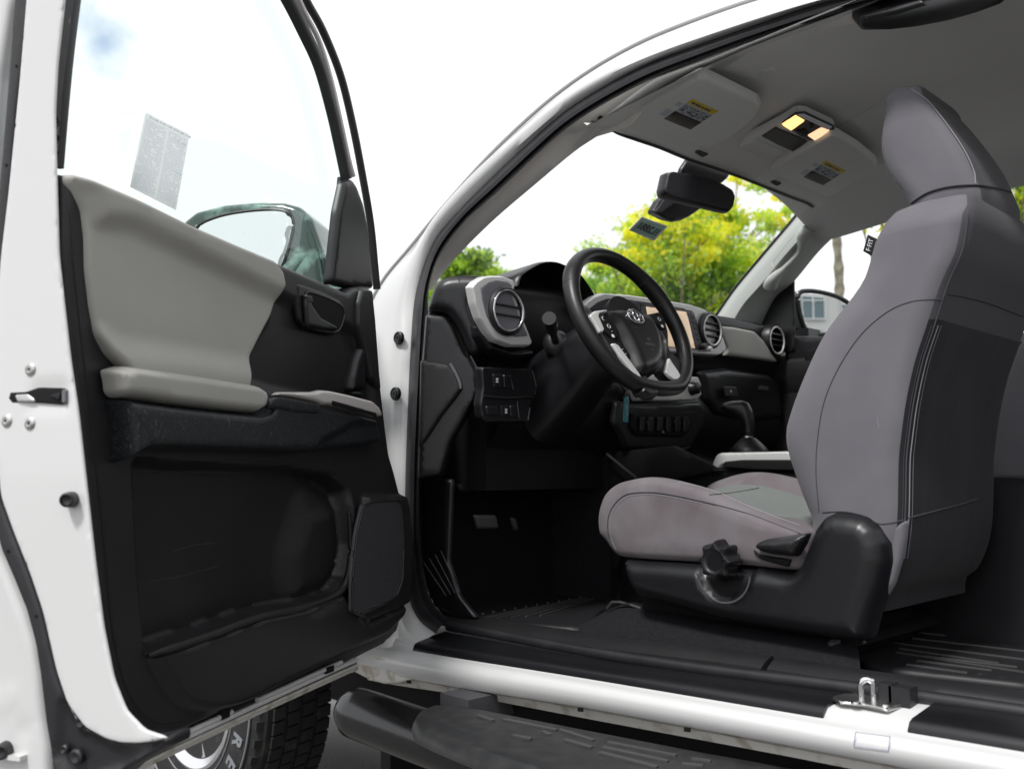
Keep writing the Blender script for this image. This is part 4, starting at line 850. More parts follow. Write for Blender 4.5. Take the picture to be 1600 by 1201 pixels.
# hub back and column shroud
part('hub_back', lathe(WC, -wn, [(.0, -.0), (.075, .0), (.07, .03), (.05, .05), (0, .05)], 32), M['blacksmooth'], wheel)
ax = -wn
colm = []
for s, hw, hh, dz in ((.035, .050, .050, .0), (.06, .066, .066, -.005), (.14, .072, .078, -.018), (.24, .080, .10, -.035), (.34, .085, .11, -.05)):
    c = WC+ax*s+np.array([0, 0, dz]); up_ = Wf.v
    colm.append(np.array([c+(abs(cos(q))**.6*np.sign(cos(q))*hw)*Wf.u+(abs(sin(q))**.6*np.sign(sin(q))*hh)*up_ for q in np.linspace(0, 2*pi, 32, endpoint=False)]))
column = part('steering_column', loft(colm, True, True), M['blacksmooth'], truck, None, 60)
Lf = onY(868, 534, .50); Le = onX(858, 497, 1.50)
ls = nv(Le-Lf)
part('light_stalk', tube([Lf, Lf+(Le-Lf)*.45, Lf+(Le-Lf)*.5, Lf+(Le-Lf)*.9, Le], [.0095, .0095, .0135, .0165, .0165], 20), M['blacksmooth'], column)
part('stalk_collar', lathe(Lf-ls*.02, ls, [(0, 0), (.032, 0), (.034, .012), (.028, .020), (.016, .026), (0, .026)], 28), M['blacksmooth'], column)
part('stalk_icon', textmb('ID', Fr(Lf+(Le-Lf)*.72+np.array([-.0165, 0, 0]), (0, -.5, -.9), (0, -.9, .5)), (0, 0), .012, .001), M['white'], column)
part('wiper_stalk', tube([WC+ax*.10-np.array([0, .06, 0]), WC+ax*.09-np.array([0, .19, -.01])], [.009, .012], 14), M['blacksmooth'], column)
kt = [onX(x, y, 1.56) for x, y in ((979, 612), (979, 618))]
key = tag(build('key_tag', merge(panel(FX(1.56), [(975.5, 620), (983.5, 620), (982, 660), (974.5, 658)], 0, .002, .001, .006, k=0)), M['teal'], None), 'narrow teal strip tag hanging below the steering wheel', 'key tag')
u_ = FX(1.56).px([(979, 640)], .002)[0]; part('tag_print', textmb('88412', FX(1.56), u_, .011, .003, rot=-pi/2+.03), M['stickergreen'], key)
kr = part('key_ring', tube([FX(1.56).to3([FX(1.56).px([(979, 616)])[0]+.006*np.array([cos(q), sin(q)])], .001)[0] for q in np.linspace(0, 2*pi, 20, endpoint=False)], .0009, 6, closed=True), M['steel'], key)
kk = part('ignition_key', tube([FX(1.56).to3(FX(1.56).px([(979, 613)]))[0], FX(1.56).to3(FX(1.56).px([(981, 600)]))[0]+np.array([.03, 0, .01])], .004, 8), M['blacksmooth'], key)

# ------------------------------------------------------------------ centre console and shifter
con = part('centre_console', merge(loft([np.array([(x, y, z) for y, z in ((.115, .42), (.11, zt-.02), (.095, zt), (-.13, zt), (-.145, zt-.02), (-.15, .42))]) for x, zt in ((.55, .83), (.9, .845), (1.15, .86), (1.38, .86), (1.5, .84), (1.62, .80), (1.72, .78))], False, True)), M['blacksmooth'], truck, None, 50)
cf = Fr((1.3, .12, .87), (-1, 0, 0), (0, 0, 1))
part('console_trim', panel(cf, [(1110, 735), (1112, 722), (1118, 710), (1124, 707), (1160, 706), (1230, 704), (1245, 710), (1245, 722), (1160, 722), (1128, 726), (1118, 736)], -.01, .014, .006, .006, k=1), M['silver'], con, 'silver edge of the console')
part('console_trim_top', loft([cf.to3(cf.px([(1119, 709), (1150, 707), (1232, 704)], .0)), cf.to3(cf.px([(1119, 709), (1150, 707), (1232, 704)], .0))+np.array([0, -.22, .002])]), M['silver'], con)
part('console_slot', panel(cf, [(1130, 721), (1160, 718), (1240, 718), (1240, 735), (1180, 734), (1130, 730)], .002, .006, .003, .006, k=1), M['dark'], con)
for pts, Y, r in (([(948, 709), (970, 727), (995, 747)], .16, .004), ([(1053, 698), (1066, 716), (1082, 737)], .10, .005)):
    part('console_edge', tube([onY(*p, Y) for p in pts], r, 8), M['seatmid'], con)
part('tunnel_cheek', panel(Fr((1.5, .14, .7), (-1, 0, 0), (0, 0, 1)), [(946, 706), (1053, 696), (1130, 735), (1000, 760), (960, 900), (900, 800)], -.02, .01, .005, .03, k=0), M['dark'], con)
SHF_ = 1.13
fsf = Fr(onY(1165, 650, -.02), nv((-.86, -.51, 0)), (0, 0, 1))
SHF = [(1132, 638), (1135, 631), (1145, 628), (1160, 627), (1168, 631), (1173, 642), (1175, 655), (1175, 668), (1173, 680), (1161, 680), (1160, 666), (1156, 654), (1148, 647), (1138, 643)]
shf = part('gear_shifter', panel(fsf, [(1160+(x-1160)*1.25, 654+(y-654)*1.10) for x, y in SHF], -.004, .024, .020, .004, k=2, wall=.014), M['leather'], con, None, 60)
part('shifter_seam', tube(cr([fsf.to3(fsf.px([p], .018), .0195)[0] for p in ((1136, 636), (1150, 638), (1161, 645), (1166, 660), (1167, 674))], 20), .0008, 6), M['seatmid'], con)
bt = onY(1165, 705, -.02)
part('shifter_boot', lathe(onY(1170, 700, -.02), (0, 0, 1), [(.052, -.012), (.050, -.002), (.040, .008), (.030, .018), (.018, .028), (0, .03)], 24), M['leather'], con, None, 60)
part('shifter_collar', lathe(onY(1168, 684, -.02), (0, 0, 1), [(0, 0), (.015, 0), (.015, .005), (0, .005)], 20), M['steel'], con)
part('shifter_gate', panel(Fr((1.35, -.02, .885), (-1, 0, 0), (0, 1, 0)), np.array([(-.07, -.06), (.17, -.06), (.17, .06), (-.07, .06)]), -.01, .014, .012, .01, uv=True, k=2), M['blacksmooth'], con)

# ------------------------------------------------------------------ seats
def rrect(x0, x1, y0, y1, rb, rf, z, n=9, zf=None):   # horizontal slice: x0 rear, x1 front; radii rear/front
    out = []; w = abs(x1-x0); d = abs(y1-y0)
    rb = min(rb, w*.49, d*.49); rf = min(rf, w*.49, d*.49)
    for cx, cy, r, a0 in ((x0+rb, y0-rb, rb, pi/2), (x0+rb, y1+rb, rb, pi), (x1-rf, y1+rf, rf, 1.5*pi), (x1-rf, y0-rf, rf, 0)):
        for q in np.linspace(a0, a0+pi/2, n): out.append((cx+r*cos(q), cy+r*sin(q), z))
        if a0 == pi/2:                                   # rear face
            for t in np.linspace(0, 1, 9)[1:-1]: out.append((x0, y0-rb-(abs(y1-y0)-2*rb)*t, z))
        if a0 == 1.5*pi:
            for t in np.linspace(0, 1, 9)[1:-1]:
                y = y1+rf+(abs(y1-y0)-2*rf)*t; out.append((x1-.035*math.sin(pi*t), y, z))
    P = np.array(out)
    if zf is not None: P[:, 2] = z+(P[:, 0]-x0)/w*(zf-z)
    return P
YL, YR = .615, .135
FRONT = [(1267, 812), (1246, 759), (1229, 708), (1225, 680), (1229, 655), (1250, 596), (1284, 523), (1326, 466), (1347, 436), (1357, 404), (1367, 368), (1392, 338), (1420, 319)]
SEAM = [(1370, 931), (1390, 915), (1407, 872), (1414, 811), (1416, 724), (1419, 690), (1427, 631), (1441, 566), (1460, 508), (1476, 458), (1486, 431), (1503, 393), (1511, 351), (1513, 325)]
fz = cr([onY(x, y, .585)+np.array([.020, 0, 0]) for x, y in FRONT], 80); rz = cr([onY(x, y, .60) for x, y in SEAM], 80)
def atz(P, z): i = np.argsort(P[:, 2]); return np.interp(z, P[i, 2], P[i, 0])
zs = np.linspace(.60, 1.285, 44); sl_ = []
for z in zs:
    xf_ = atz(fz, max(z, fz[0, 2])); xr = atz(rz, z)
    sh = max(0, (z-1.10)/.20); inset = .012*sh**2+(.02*math.exp(-((z-.98)/.12)**2)*0)
    wl_ = max(0, (.74-z)/.14); 
    sl_.append(rrect(xr-.0, xf_, YL-inset-.02*wl_, YR+inset+.02*wl_, .042, .100, z))
xr, xf_ = atz(rz, 1.285), atz(fz, 1.285)
for s, dz in ((.93, .022), (.80, .042), (.60, .056), (.35, .064), (.1, .067)):
    cx = (xr+xf_)/2-(1-s)*.0; cy = (YL+YR)/2; w = (xf_-xr)*.5*(s**.6); d = (YL-YR-.06)*.5*s**.75
    P = rrect(cx-w, cx+w, cy+d, cy-d, .032, .07, 1.285+dz); sl_.append(P)
bv, bf = loft(sl_, True, True)
nper = len(sl_[0]); mi = []
zseam = 1.115
for f in bf:
    c = np.mean([bv[i] for i in f], 0); j = f[0] % nper
    rear = 4 <= j <= 21
    if len(f) > 4: mi.append(0)
    elif rear: mi.append(1 if c[2] < zseam+.0 else 2)
    else: mi.append(0)
seat = part('driver_seat', boxc(.86, 1.20, .20, .55, .50, .56), M['dark'], truck, 'driver seat covered in grey fabric')
mbk = MB()
for f, m in zip(bf, mi): mbk.f.append(tuple(int(i) for i in f)); mbk.m.append(m)
mbk.v = [tuple(map(float, q)) for q in bv]
back = build('seat_back', mbk, [M['seat'], M['seatdark'], M['seatmid']], seat, 70)
bb = bvh(mbk); SP = []
def seam(pts, r=.0011, m='threaddark', n=60, lift=.0003, tree=None, par=None):
    q = drape(tree or bb, pts, n, lift)
    if len(q) > 3:
        SP.append(part('seat_seam_or_shade', tube(q, r, 6), M[m], par or seat))
seam([(1280, 800), (1275, 740), (1277, 690), (1287, 630), (1310, 575), (1345, 523), (1385, 488), (1420, 472), (1450, 468), (1477, 468)], .0010)
seam([(x, y) for x, y in SEAM[1:]], .0016, 'threaddark'); seam([(x-4, y) for x, y in SEAM[2:9]], .0005, 'seatmid', lift=.0006); seam([(x+6, y) for x, y in SEAM[2:9]], .0011, 'thread', lift=.0008); seam([(x+11, y) for x, y in SEAM[2:9]], .0005, 'thread', lift=.0006)
seam([(1481, 459), (1510, 464), (1550, 475), (1598, 494)], .0016)
seam([(1419, 809), (1450, 801), (1500, 788), (1528, 779)], .0018)
seam([(1285, 800), (1320, 799), (1352, 806), (1376, 818), (1414, 812)], .0012)
seam([(1371, 648), (1372, 662), (1373, 668)], .0006, 'thread')
# fabric tag sewn on the front edge
tg = Fr(onY(1358, 382, .56), (-.82, -.57, 0), (0, 0, 1))
tagp = part('fabric_tag', panel(tg, [(1356, 366), (1375, 375), (1367, 402), (1349, 392)], 0, .002, .001, .004, k=0), M['seatdark'], seat)
u_ = tg.px([(1359, 383)], .002)[0]; part('tag_word', textmb('F·FIT', tg, u_, .0115, .0028, rot=pi/2-.28), M['white'], tagp)
# headrest
HF = [(1416, 317), (1403, 299), (1387, 277), (1374, 245), (1371, 212), (1377, 170), (1388, 147), (1404, 136)]
HB = [(1533, 292), (1522, 268), (1507, 235), (1480, 195), (1450, 157), (1432, 141), (1424, 137)]
hfz = cr([onY(x, y, .475) for x, y in HF], 40); hrz = cr([onY(x, y, .49) for x, y in HB], 40)
hs_ = []; z0, z1 = 1.312, max(hfz[:, 2].max(), hrz[:, 2].max())+.020; zt0 = z1-.052
hrz_w = []
for k_, z in enumerate(np.r_[np.linspace(z0, z1-.05, 20), z1-.05+.05*np.sin(np.linspace(.12, pi/2, 12))]):
    xf_ = atz(hfz, min(z, zt0)); xr = atz(hrz, min(z, zt0)); t = (z-z0)/(z1-z0)
    w = .118-.018*max(0, (t-.45)/.55)**2-.012*max(0, (.2-t)/.2)**2
    if z > zt0:
        q_ = (z-zt0)/(z1-zt0); c_ = (xf_+xr)/2+.018*q_**1.5; h_ = (xf_-xr)/2*math.sqrt(max(.0015, 1-min(1, q_)**2.6)); xf_, xr = c_+h_, c_-h_; w *= math.sqrt(max(.01, 1-min(1, q_)**2.6*.95))
    if xf_-xr < .02: m_ = (xf_+xr)/2; xf_, xr = m_+.01, m_-.01
    hs_.append(rrect(xr, xf_, .375+w, .375-w, .028, .045, z))
# underside rounding
b0 = hs_[0]; c0 = b0.mean(0); under = [c0+(b0-c0)*np.array([k_, k_, 1])-np.array([0, 0, dz]) for k_, dz in ((.55, .020), (.82, .017), (.94, .009))]
hv, hff = loft(under+hs_, True, True); mh_ = MB(); mh_.v = [tuple(map(float, q)) for q in hv]
for f in hff:
    j = f[0] % nper; mh_.f.append(tuple(int(i) for i in f)); mh_.m.append(1 if (5 <= j <= 20 and len(f) == 4) else 0)
head = build('headrest', mh_, [M['seat'], M['seatmid']], seat, 70)
hb2 = bvh(mh_)
seam([(1424, 139), (1450, 158), (1480, 195), (1507, 235), (1522, 268), (1524, 287)], .0012, 'thread', tree=hb2)
seam([(1424, 318), (1440, 307), (1457, 299), (1487, 292), (1524, 290), (1556, 294), (1580, 301)], .0022, 'seatdark', tree=bvh_join(mh_, mbk), lift=.0008)  # dark tube paints the shadow gap under the headrest, no stitching here
seam([(1379, 200), (1381, 240), (1392, 270), (1410, 297)], .0008, 'threaddark', tree=hb2)
for y in (.33, .43): part('headrest_post', tube([(.655, y, 1.28), (.655, y, 1.40)], .006, 10), M['steel'], seat)
# rear flap of the cover at the bottom corner
fk2 = Fr(onY(1390, 870, .60), (-1, 0, 0), (0, 0, 1))
part('cover_flap', panel(fk2, [(1372, 822), (1392, 822), (1415, 812), (1412, 845), (1406, 875), (1395, 912), (1381, 935), (1370, 932), (1376, 900), (1382, 860)], -.01, .014, .010, .006, k=1), M['seat'], seat)
# cushion: side outline traced, loft across the seat
CU = [(941, 833), (939, 815), (941, 795), (950, 772), (968, 756), (990, 749), (1010, 746), (1037, 748), (1068, 755), (1119, 771), (1162, 791), (1206, 811), (1262, 833)]
BOT = [(945, 845), (955, 860), (968, 869), (1000, 873), (1031, 875), (1100, 879), (1162, 883), (1228, 890), (1262, 892)]
tz = cr([onY(x, y, .60) for x, y in CU], 80); bz_ = cr([onY(x, y, .615) for x, y in BOT], 60)
outl = np.vstack([tz, bz_[::-1]])
out2 = outl[:, [0, 2]]; out2 = resample(out2, 120, closed=True)
zmid = .5*(out2[:, 1].max()+out2[:, 1].min()); xm = out2[:, 0].mean(); lay = []
def prof_c(t):      # t 0 near side .. 1 far side; bolsters high, centre low
    return -.050*sm((t-.10)/.16)*(1-sm((t-.72)/.20))
for t, k_ in ((0, .0), (0, .5), (.0, .80), (.012, .93), (.03, .985), (.055, 1.0)):
    y = .628-t*.52; P = np.array([(xm+(x-xm)*k_, y, zmid+(z-zmid)*k_) for x, z in out2]); P[:, 1] -= 0 if k_ < .9 else 0; lay.append(P)
for t in np.linspace(.09, .95, 26):
    d_ = prof_c(t); ztop = out2[:, 1].max()
    P = []
    for x, z in out2:
        w = sm((z-zmid)/.06)*1.0; P.append((x+(.02*sm((x-1.3)/.06) if .1 < t < .9 else 0), .628-t*.50, z+d_*w+.012*t*w))
    lay.append(np.array(P))
for t, k_ in ((.965, .97), (.98, .85), (.985, .5)):
    lay.append(np.array([(xm+(x-xm)*k_, .628-t*.50, zmid+(z-zmid)*k_) for x, z in out2]))
cv, cf_ = loft(lay, True, True); mc = MB(); mc.v = [tuple(map(float, q)) for q in cv]
for f in cf_:
    c = np.mean([cv[i] for i in f], 0); mc.f.append(tuple(int(i) for i in f)); mc.m.append(1 if (c[1] < .50 and c[1] > .22 and c[2] > zmid and c[0] < 1.33) else 0)
cush = build('seat_cushion', mc, [M['seatworn'], M['seatcentre']], seat, 75)
cb = bvh(mc)
seam([(958, 858), (951, 838), (950, 812), (957, 792), (972, 776), (990, 770), (1031, 770), (1097, 783), (1162, 800), (1206, 816), (1252, 834)], .0013, 'threaddark', tree=cb, n=90)
seam([(962, 858), (955, 838), (954, 812), (961, 794), (976, 779), (992, 773.5), (1031, 773.5), (1097, 786)], .0006, 'thread', tree=cb, n=90)
seam([(1108, 773), (1140, 770), (1165, 766), (1186, 762)], .0016, 'threaddark', tree=cb, n=30)
seam([(1060, 752), (1095, 760), (1130, 772), (1170, 790), (1215, 808), (1250, 820)], .0010, 'thread', tree=cb, n=50)
# plastic side shield, knob, levers
SH = [(963, 872), (1000, 876), (1031, 877), (1100, 881), (1162, 885), (1205, 890), (1228, 893), (1238, 884), (1246, 864), (1253, 845), (1261, 826), (1274, 808), (1294, 798), (1320, 799), (1346, 805), (1366, 822), (1378, 850), (1380, 880), (1370, 925), (1357, 964), (1347, 1002), (1335, 1007), (1310, 1004), (1285, 1001), (1206, 988), (1119, 973), (1031, 947), (985, 934), (972, 915), (965, 895)]
fsh = Fr((1.1, .622, .7), (-1, 0, 0), (0, 0, 1))
knobc = fsh.px([(1119, 876)], .045)[0]; bez = fsh.px([(1127, 893)], .03)[0]
bowl = np.array([bez+.060*np.array([cos(q), sin(q)*.98]) for q in np.linspace(0, 2*pi, 24, endpoint=False)])
part('seat_side_shield', panel(fsh, SH, -.03, .055, .035, .009, [(bowl, -.014, .008)]), M['blacksmooth'], seat, 'black plastic seat side shield', 60)
bp = [p for p in (bez+.060*np.array([cos(q), sin(q)]) for q in np.linspace(pi+.12, 2*pi-.10, 30))]
part('knob_well_rim', tube([fsh.to3([p], .0245)[0] for p in bp], .0022, 8), M['seatmid'], seat)
kp = np.array([knobc+(.0365+.0045*cos(8*q))*np.array([cos(q), sin(q)]) for q in np.linspace(0, 2*pi, 128, endpoint=False)])
part('recline_knob', panel(fsh, kp, .018, .038, .008, .0022, [(np.array([knobc+.022*np.array([cos(q), sin(q)]) for q in np.linspace(0, 2*pi, 24, endpoint=False)]), -.004, .008)], uv=True, k=0), M['blacksmooth'], seat, 'lobed height adjuster knob')
part('knob_ring', tube([fsh.to3([knobc+.0245*np.array([cos(q), sin(q)])], .0545)[0] for q in np.linspace(0, 2*pi, 50, endpoint=False)], .0016, 8, closed=True), M['blacksmooth'], seat)
part('recline_lever', panel(fsh, [(1172, 856), (1175, 848), (1187, 843), (1240, 835), (1256, 833), (1248, 852), (1236, 871), (1200, 867), (1182, 863)], .01, .030, .018, .005, k=1), M['blacksmooth'], seat, None, 60)
part('lever_shade', panel(fsh, [(1174, 858), (1186, 866), (1235, 874), (1230, 886), (1190, 875), (1180, 868)], .006, .006, .004, .005, k=1), M['dark'], seat)  # dark piece stands in for the shadow below the lever
part('seat_rail', tube([onY(x, y, .56) for x, y in ((948, 950), (956, 940), (968, 940), (990, 946), (1002, 950))], .0035, 8), M['steel'], seat)
part('rail_foot', panel(fsh, [(1290, 1000), (1306, 1001), (1303, 1020), (1294, 1024), (1289, 1014)], -.05, .02, .008, .005, k=1), M['seatmid'], seat)
part('rail_foot', panel(fsh, [(1345, 980), (1349, 982), (1350, 1006), (1346, 1008)], -.08, .008, .003, .004, k=0), M['steel'], seat)
part('seat_base', boxc(.90, 1.30, .19, .56, .47, .66), M['dark'], seat)
# passenger seat: copies of the same pieces, pushed back a little
ps = seat.copy(); COL.objects.link(ps); ps.parent = truck; ps.location = (-.06, -.80, 0); ps['label'] = 'dark passenger seat half hidden behind the driver seat'
for c in list(seat.children):
    if c.name.split('.')[0] in ('seat_back', 'headrest', 'seat_cushion', 'headrest_post', 'seat_base'):
        d = c.copy(); COL.objects.link(d); d.parent = ps

# ------------------------------------------------------------------ overhead: visors, lamp console, mirror
def visor(pts, label, lab, clip, Z=1.712):
    fr = Fr((1.3, 0, Z), (0, -1, 0), (-1, 0, 0)); fr = Fr((1.3, 0, Z), (0, -1, 0), (1, 0, .03))
    if fr.n[2] > 0: fr = Fr(fr.o, -fr.u, fr.v)
    v = part('sun_visor', panel(fr, pts, -.006, .020, .010, .012, k=1), M['visor'], truck, label, 60)
    c4 = fr.px(lab, .0145)                   # label corners: TL (yellow left end) clockwise
    def q(a, b): return (1-b)*((1-a)*c4[0]+a*c4[1])+b*((1-a)*c4[3]+a*c4[2])
    def quad(a0, a1, b0, b1, m, h, nm):
        P = np.array([q(a0, b0), q(a1, b0), q(a1, b1), q(a0, b1)]); return part(nm, panel(fr, P, .0142, h, h*.5, .03, uv=True, k=0, wall=.0005), m, v)
    quad(0, 1, 0, .20, M['yellow'], .0006, 'warning_band'); quad(0, 1, .21, .58, M['labelblue'], .0006, 'warning_text_panel'); quad(.0, 1, .59, 1, M['labeldark'], .0006, 'dark_label_panel')
    quad(-.22, -.03, .25, .42, M['labelblue'], .0006, 'label_pictogram'); quad(-.25, -.03, .62, .92, M['labelblue'], .0006, 'label_pictogram')
    tx = MB(); rg = random.Random(3)
    def bar(a0, a1, b, w): 
        P = np.array([q(a0, b), q(a1, b), q(a1, b+w), q(a0, b+w)]); tx.add(fr.to3(P, .0155), [(0, 1, 2, 3)])
    a = .1
    for w in (.1, .2, .08, .22): bar(a, a+w, .07, .07); a += w+.03
    for r_ in range(6):
        a = .04
        while a < .92:
            w = rg.uniform(.05, .2); bar(a, min(.97, a+w), .25+r_*.053, .022 if rg.random() < .8 else .05); a += w+rg.uniform(.03, .12)
    part('label_print', tx, M['ink2'], v); tx = MB()
    for r_ in range(4):
        a = .1
        while a < .85: w = rg.uniform(.08, .3); bar(a, min(.93, a+w), .66+r_*.08, .022); a += w+.05
    part('label_print', tx, M['labelfaint'], v)
    cl = fr.px([clip], -.01)[0]
    part('visor_clip', tube([fr.to3([cl+np.array(d)], h)[0] for d, h in (((-.028, -.004), .0), ((-.018, -.006), .016), ((0, -.008), .024), ((.020, -.006), .020), ((.030, -.004), .004))], .0075, 10), M['seatmid'], v)
    return v
M['ink2'] = mat('label_ink', (.08, .08, .09), .6); M['labelfaint'] = mat('label_faint_ink', (.12, .11, .07), .6)
v1 = visor([(980, 186), (986, 178), (1040, 150), (1092, 121), (1100, 120), (1150, 144), (1184, 161), (1189, 172), (1180, 188), (1148, 214), (1140, 220), (1108, 233), (1098, 233), (1078, 226), (1020, 203), (986, 190)], 'driver sun visor with yellow warning label', [(1080, 156), (1122, 173), (1100, 190), (1060, 172)][0:0] or [(1082, 155), (1123, 174), (1079, 203), (1037, 186)], (1094, 223))
v2 = visor([(1197, 271), (1204, 264), (1250, 238), (1298, 211), (1308, 213), (1340, 232), (1367, 254), (1371, 264), (1364, 272), (1310, 303), (1298, 308), (1282, 307), (1240, 292), (1204, 278)], 'passenger sun visor with yellow warning label', [(1290, 251), (1322, 267), (1286, 290), (1255, 277)], (1210, 270))
fo = Fr((1.3, 0, 1.722), (0, -1, 0), (1, 0, .02))
if fo.n[2] > 0: fo = Fr(fo.o, -fo.u, fo.v)
oc = part('overhead_console', panel(fo, [(1128, 240), (1176, 215), (1225, 190), (1238, 181), (1247, 178), (1258, 179), (1300, 198), (1304, 204), (1296, 212), (1262, 234), (1240, 240), (1186, 264), (1168, 260)], -.012, .020, .010, .01, k=1), M['visor'], truck, 'overhead console with two lit map lamps', 60)
part('lamp_bezel', panel(fo, [(1222, 194), (1243, 178), (1258, 177), (1302, 198), (1304, 204), (1290, 214), (1274, 224), (1250, 214)], .0082, .004, .003, .006, k=1), M['seatmid'], oc)
part('map_lamp', panel(fo, [(1222, 196), (1243, 182), (1257, 190), (1236, 205)], .0125, .003, .002, .005, k=0), M['lamp'], oc, 'lit amber map lamp')
part('map_lamp', panel(fo, [(1262, 213), (1283, 201), (1296, 205), (1274, 221)], .0125, .003, .002, .005, k=0), M['lamp2'], oc, 'paler lit map lamp')
part('lamp_strip', panel(fo, [(1246, 181), (1256, 180), (1300, 200), (1294, 204)], .0125, .003, .002, .005, k=0), M['white'], oc)
part('lamp_switch', panel(fo, [(1264, 195), (1270, 193), (1272, 200), (1266, 202)], .0125, .003, .002, .004, k=0), M['dark'], oc)
part('lamp_switch', panel(fo, [(1243, 205), (1257, 202), (1266, 210), (1258, 213)], .0125, .003, .002, .004, k=0), M['dark'], oc)
part('dark_tray', panel(fo, [(1190, 214), (1212, 200), (1250, 216), (1262, 222), (1240, 238), (1215, 227)], .0082, .003, .002, .006, k=0), M['labeldark'], oc)
part('glasses_lid', panel(fo, [(1134, 240), (1180, 219), (1230, 238), (1222, 244), (1184, 261), (1172, 258)], .0082, .0025, .002, .006, k=1), M['head'], oc)
# rear view mirror
fmr = Fr(onY(1095, 298, .02), nv((-.38, -.92, 0)), (0, 0, 1)); 
if fmr.n@(C-fmr.o) < 0: fmr = Fr(fmr.o, -fmr.u, fmr.v)
MR = [(1043, 268), (1048, 266), (1080, 271), (1108, 277), (1132, 287), (1148, 297), (1152, 307), (1149, 324), (1145, 329), (1133, 327), (1100, 319), (1060, 310), (1039, 303), (1037, 294)]
rvm = part('rear_view_mirror', panel(fmr, MR, -.030, .030, .014, .006, k=1, wall=.01), M['blacksmooth'], truck, 'black interior mirror', 60)
c_ = np.array(MR).mean(0); part('mirror_glass', panel(fmr, [tuple(c_+(np.array(p)-c_)*.94) for p in MR], .0005, .0015, .001, .01, k=1), M['mirrordark'], rvm)
part('mirror_bracket', panel(Fr(onY(1105, 265, -.10), nv((-.1, -.99, 0)), (-.25, 0, 1)), [(1076, 247), (1144, 268), (1138, 280), (1129, 288), (1110, 290), (1063, 272), (1066, 262)], -.01, .012, .006, .008, k=1), M['blacksmooth'], rvm)
part('camera_pod', panel(Fr(onY(1060, 322, -.03), nv((-.1, -.99, 0)), (0, 0, 1)), [(1042, 302), (1099, 320), (1098, 326), (1081, 338), (1070, 343), (1057, 345), (1040, 341), (1022, 332), (1021, 328), (1030, 312)], -.03, .022, .008, .006, k=1), M['blacksmooth'], rvm, None, 60)
part('pod_facet', panel(Fr(onY(1060, 322, -.03), nv((-.1, -.99, 0)), (0, 0, 1)), [(1042, 306), (1064, 312), (1034, 333), (1024, 330)], -.0085, .004, .002, .006, k=0), M['seatmid'], rvm)
# sticker on the windshield
def onG(x, y):
    d = nv(ray(x, y)); h = wsb.ray_cast(Vector(C), Vector(d)); return np.array(h[0]) if h[0] is not None else onX(x, y, 1.8)
S4 = [onG(*p) for p in ((1003, 339), (1044, 354), (1022, 377), (983, 360))]
uu = nv(S4[1]-S4[0]); vv_ = S4[0]-S4[3]; vv_ = nv(vv_-uu*(vv_@uu)); fst = Fr(S4[3], uu, vv_)
if fst.n@(C-fst.o) < 0: fst = Fr(fst.o+fst.n*.0, uu, -vv_)
stk = part('windshield_sticker', panel(fst, [(1003, 339), (1044, 354), (1022, 377), (983, 360)], .002, .0008, .0004, .05, k=0, wall=.0005), M['paper'], truck, 'small green numbered sticker on the windshield')
part('sticker_field', panel(fst, [(1003.5, 341), (1041, 354.5), (1021, 373.5), (985.5, 360)], .0029, .0005, .0003, .05, k=0, wall=.0003), M['stickergreen'], stk)
u_ = fst.px([(1013, 358)], .0035)[0]; w3 = fst.px([(985, 360), (1021, 374)], .0035); ang_ = math.atan2(w3[1, 1]-w3[0, 1], w3[1, 0]-w3[0, 0])
part('sticker_number', textmb('1L2881', fst, u_, .036, .0045, rot=ang_+pi*0, mirror=True, bold=.0008), M['ink2'], stk)

# ------------------------------------------------------------------ floor mats
def floor_mat(pts, z, label, ribs, name='floor_mat'):
    fr = Fr((1, 0, z), (0, -1, 0), (1, 0, 0))
    if fr.n[2] < 0: fr = Fr(fr.o, -fr.u, fr.v)
    q = MB().add(*panel(fr, pts, 0, .012, .010, .02, k=1, uv=False))
    for a, b in ribs:
        P = fr.px([a, b], .013); u = nv(P[1]-P[0]); n_ = np.array([-u[1], u[0]]); q.add(*boxf(fr.to3([P[0]], .0115)[0], fr.to3([P[1]-P[0]+0*P[0]], 0)[0]-fr.o, (n_[0]*fr.u+n_[1]*fr.v)*.004, fr.n*.0035), 1)
    return tag(build(name, q, [M['mat'], M['padlight']], None, 60), label, 'floor mat', 'rubber floor mats')
M['padlight'] = mat('worn_rubber_rib', (.065, .062, .063), .45, spec=.5)
zc_ = .470
rb = [((1333+i*0, 0), (0, 0)) for i in range(0)]
LR = [((1444, 1025), (1589, 1042)), ((1432, 1032), (1549, 1047)), ((1416, 1038), (1511, 1051)), ((1410, 1006), (1600, 1030)), ((1425, 997), (1600, 1017)), ((1436, 988), (1600, 1006)), ((1455, 985), (1600, 998)), ((1470, 978), (1600, 990)), ((1484, 982-10), (1600, 981)), ((1506, 968), (1600, 974)), ((1530, 964), (1600, 966)), ((1404, 1013), (1560, 1036)), ((1390, 1003), (1425, 1008)), ((1560, 960), (1600, 961)), ((1575, 955), (1600, 955)), ((1400, 1019), (1600, 1050))]
floor_mat([(1333, 1015), (1345, 1005), (1372, 998), (1400, 965), (1500, 930), (1700, 920), (1780, 1000), (1780, 1100), (1600, 1066), (1409, 1045), (1350, 1036), (1336, 1026)], .482, 'black ribbed rubber mat on the floor behind the driver seat', LR)
FRb = [((735+i*22, 968-i*1.2), (900+i*12, 936-i*2)) for i in range(6)]
floor_mat([(705, 962), (700, 945), (760, 915), (900, 890), (990, 915), (985, 935), (940, 952), (922, 975), (905, 980), (800, 972)], zc_, 'black rubber mat in the driver footwell', FRb)
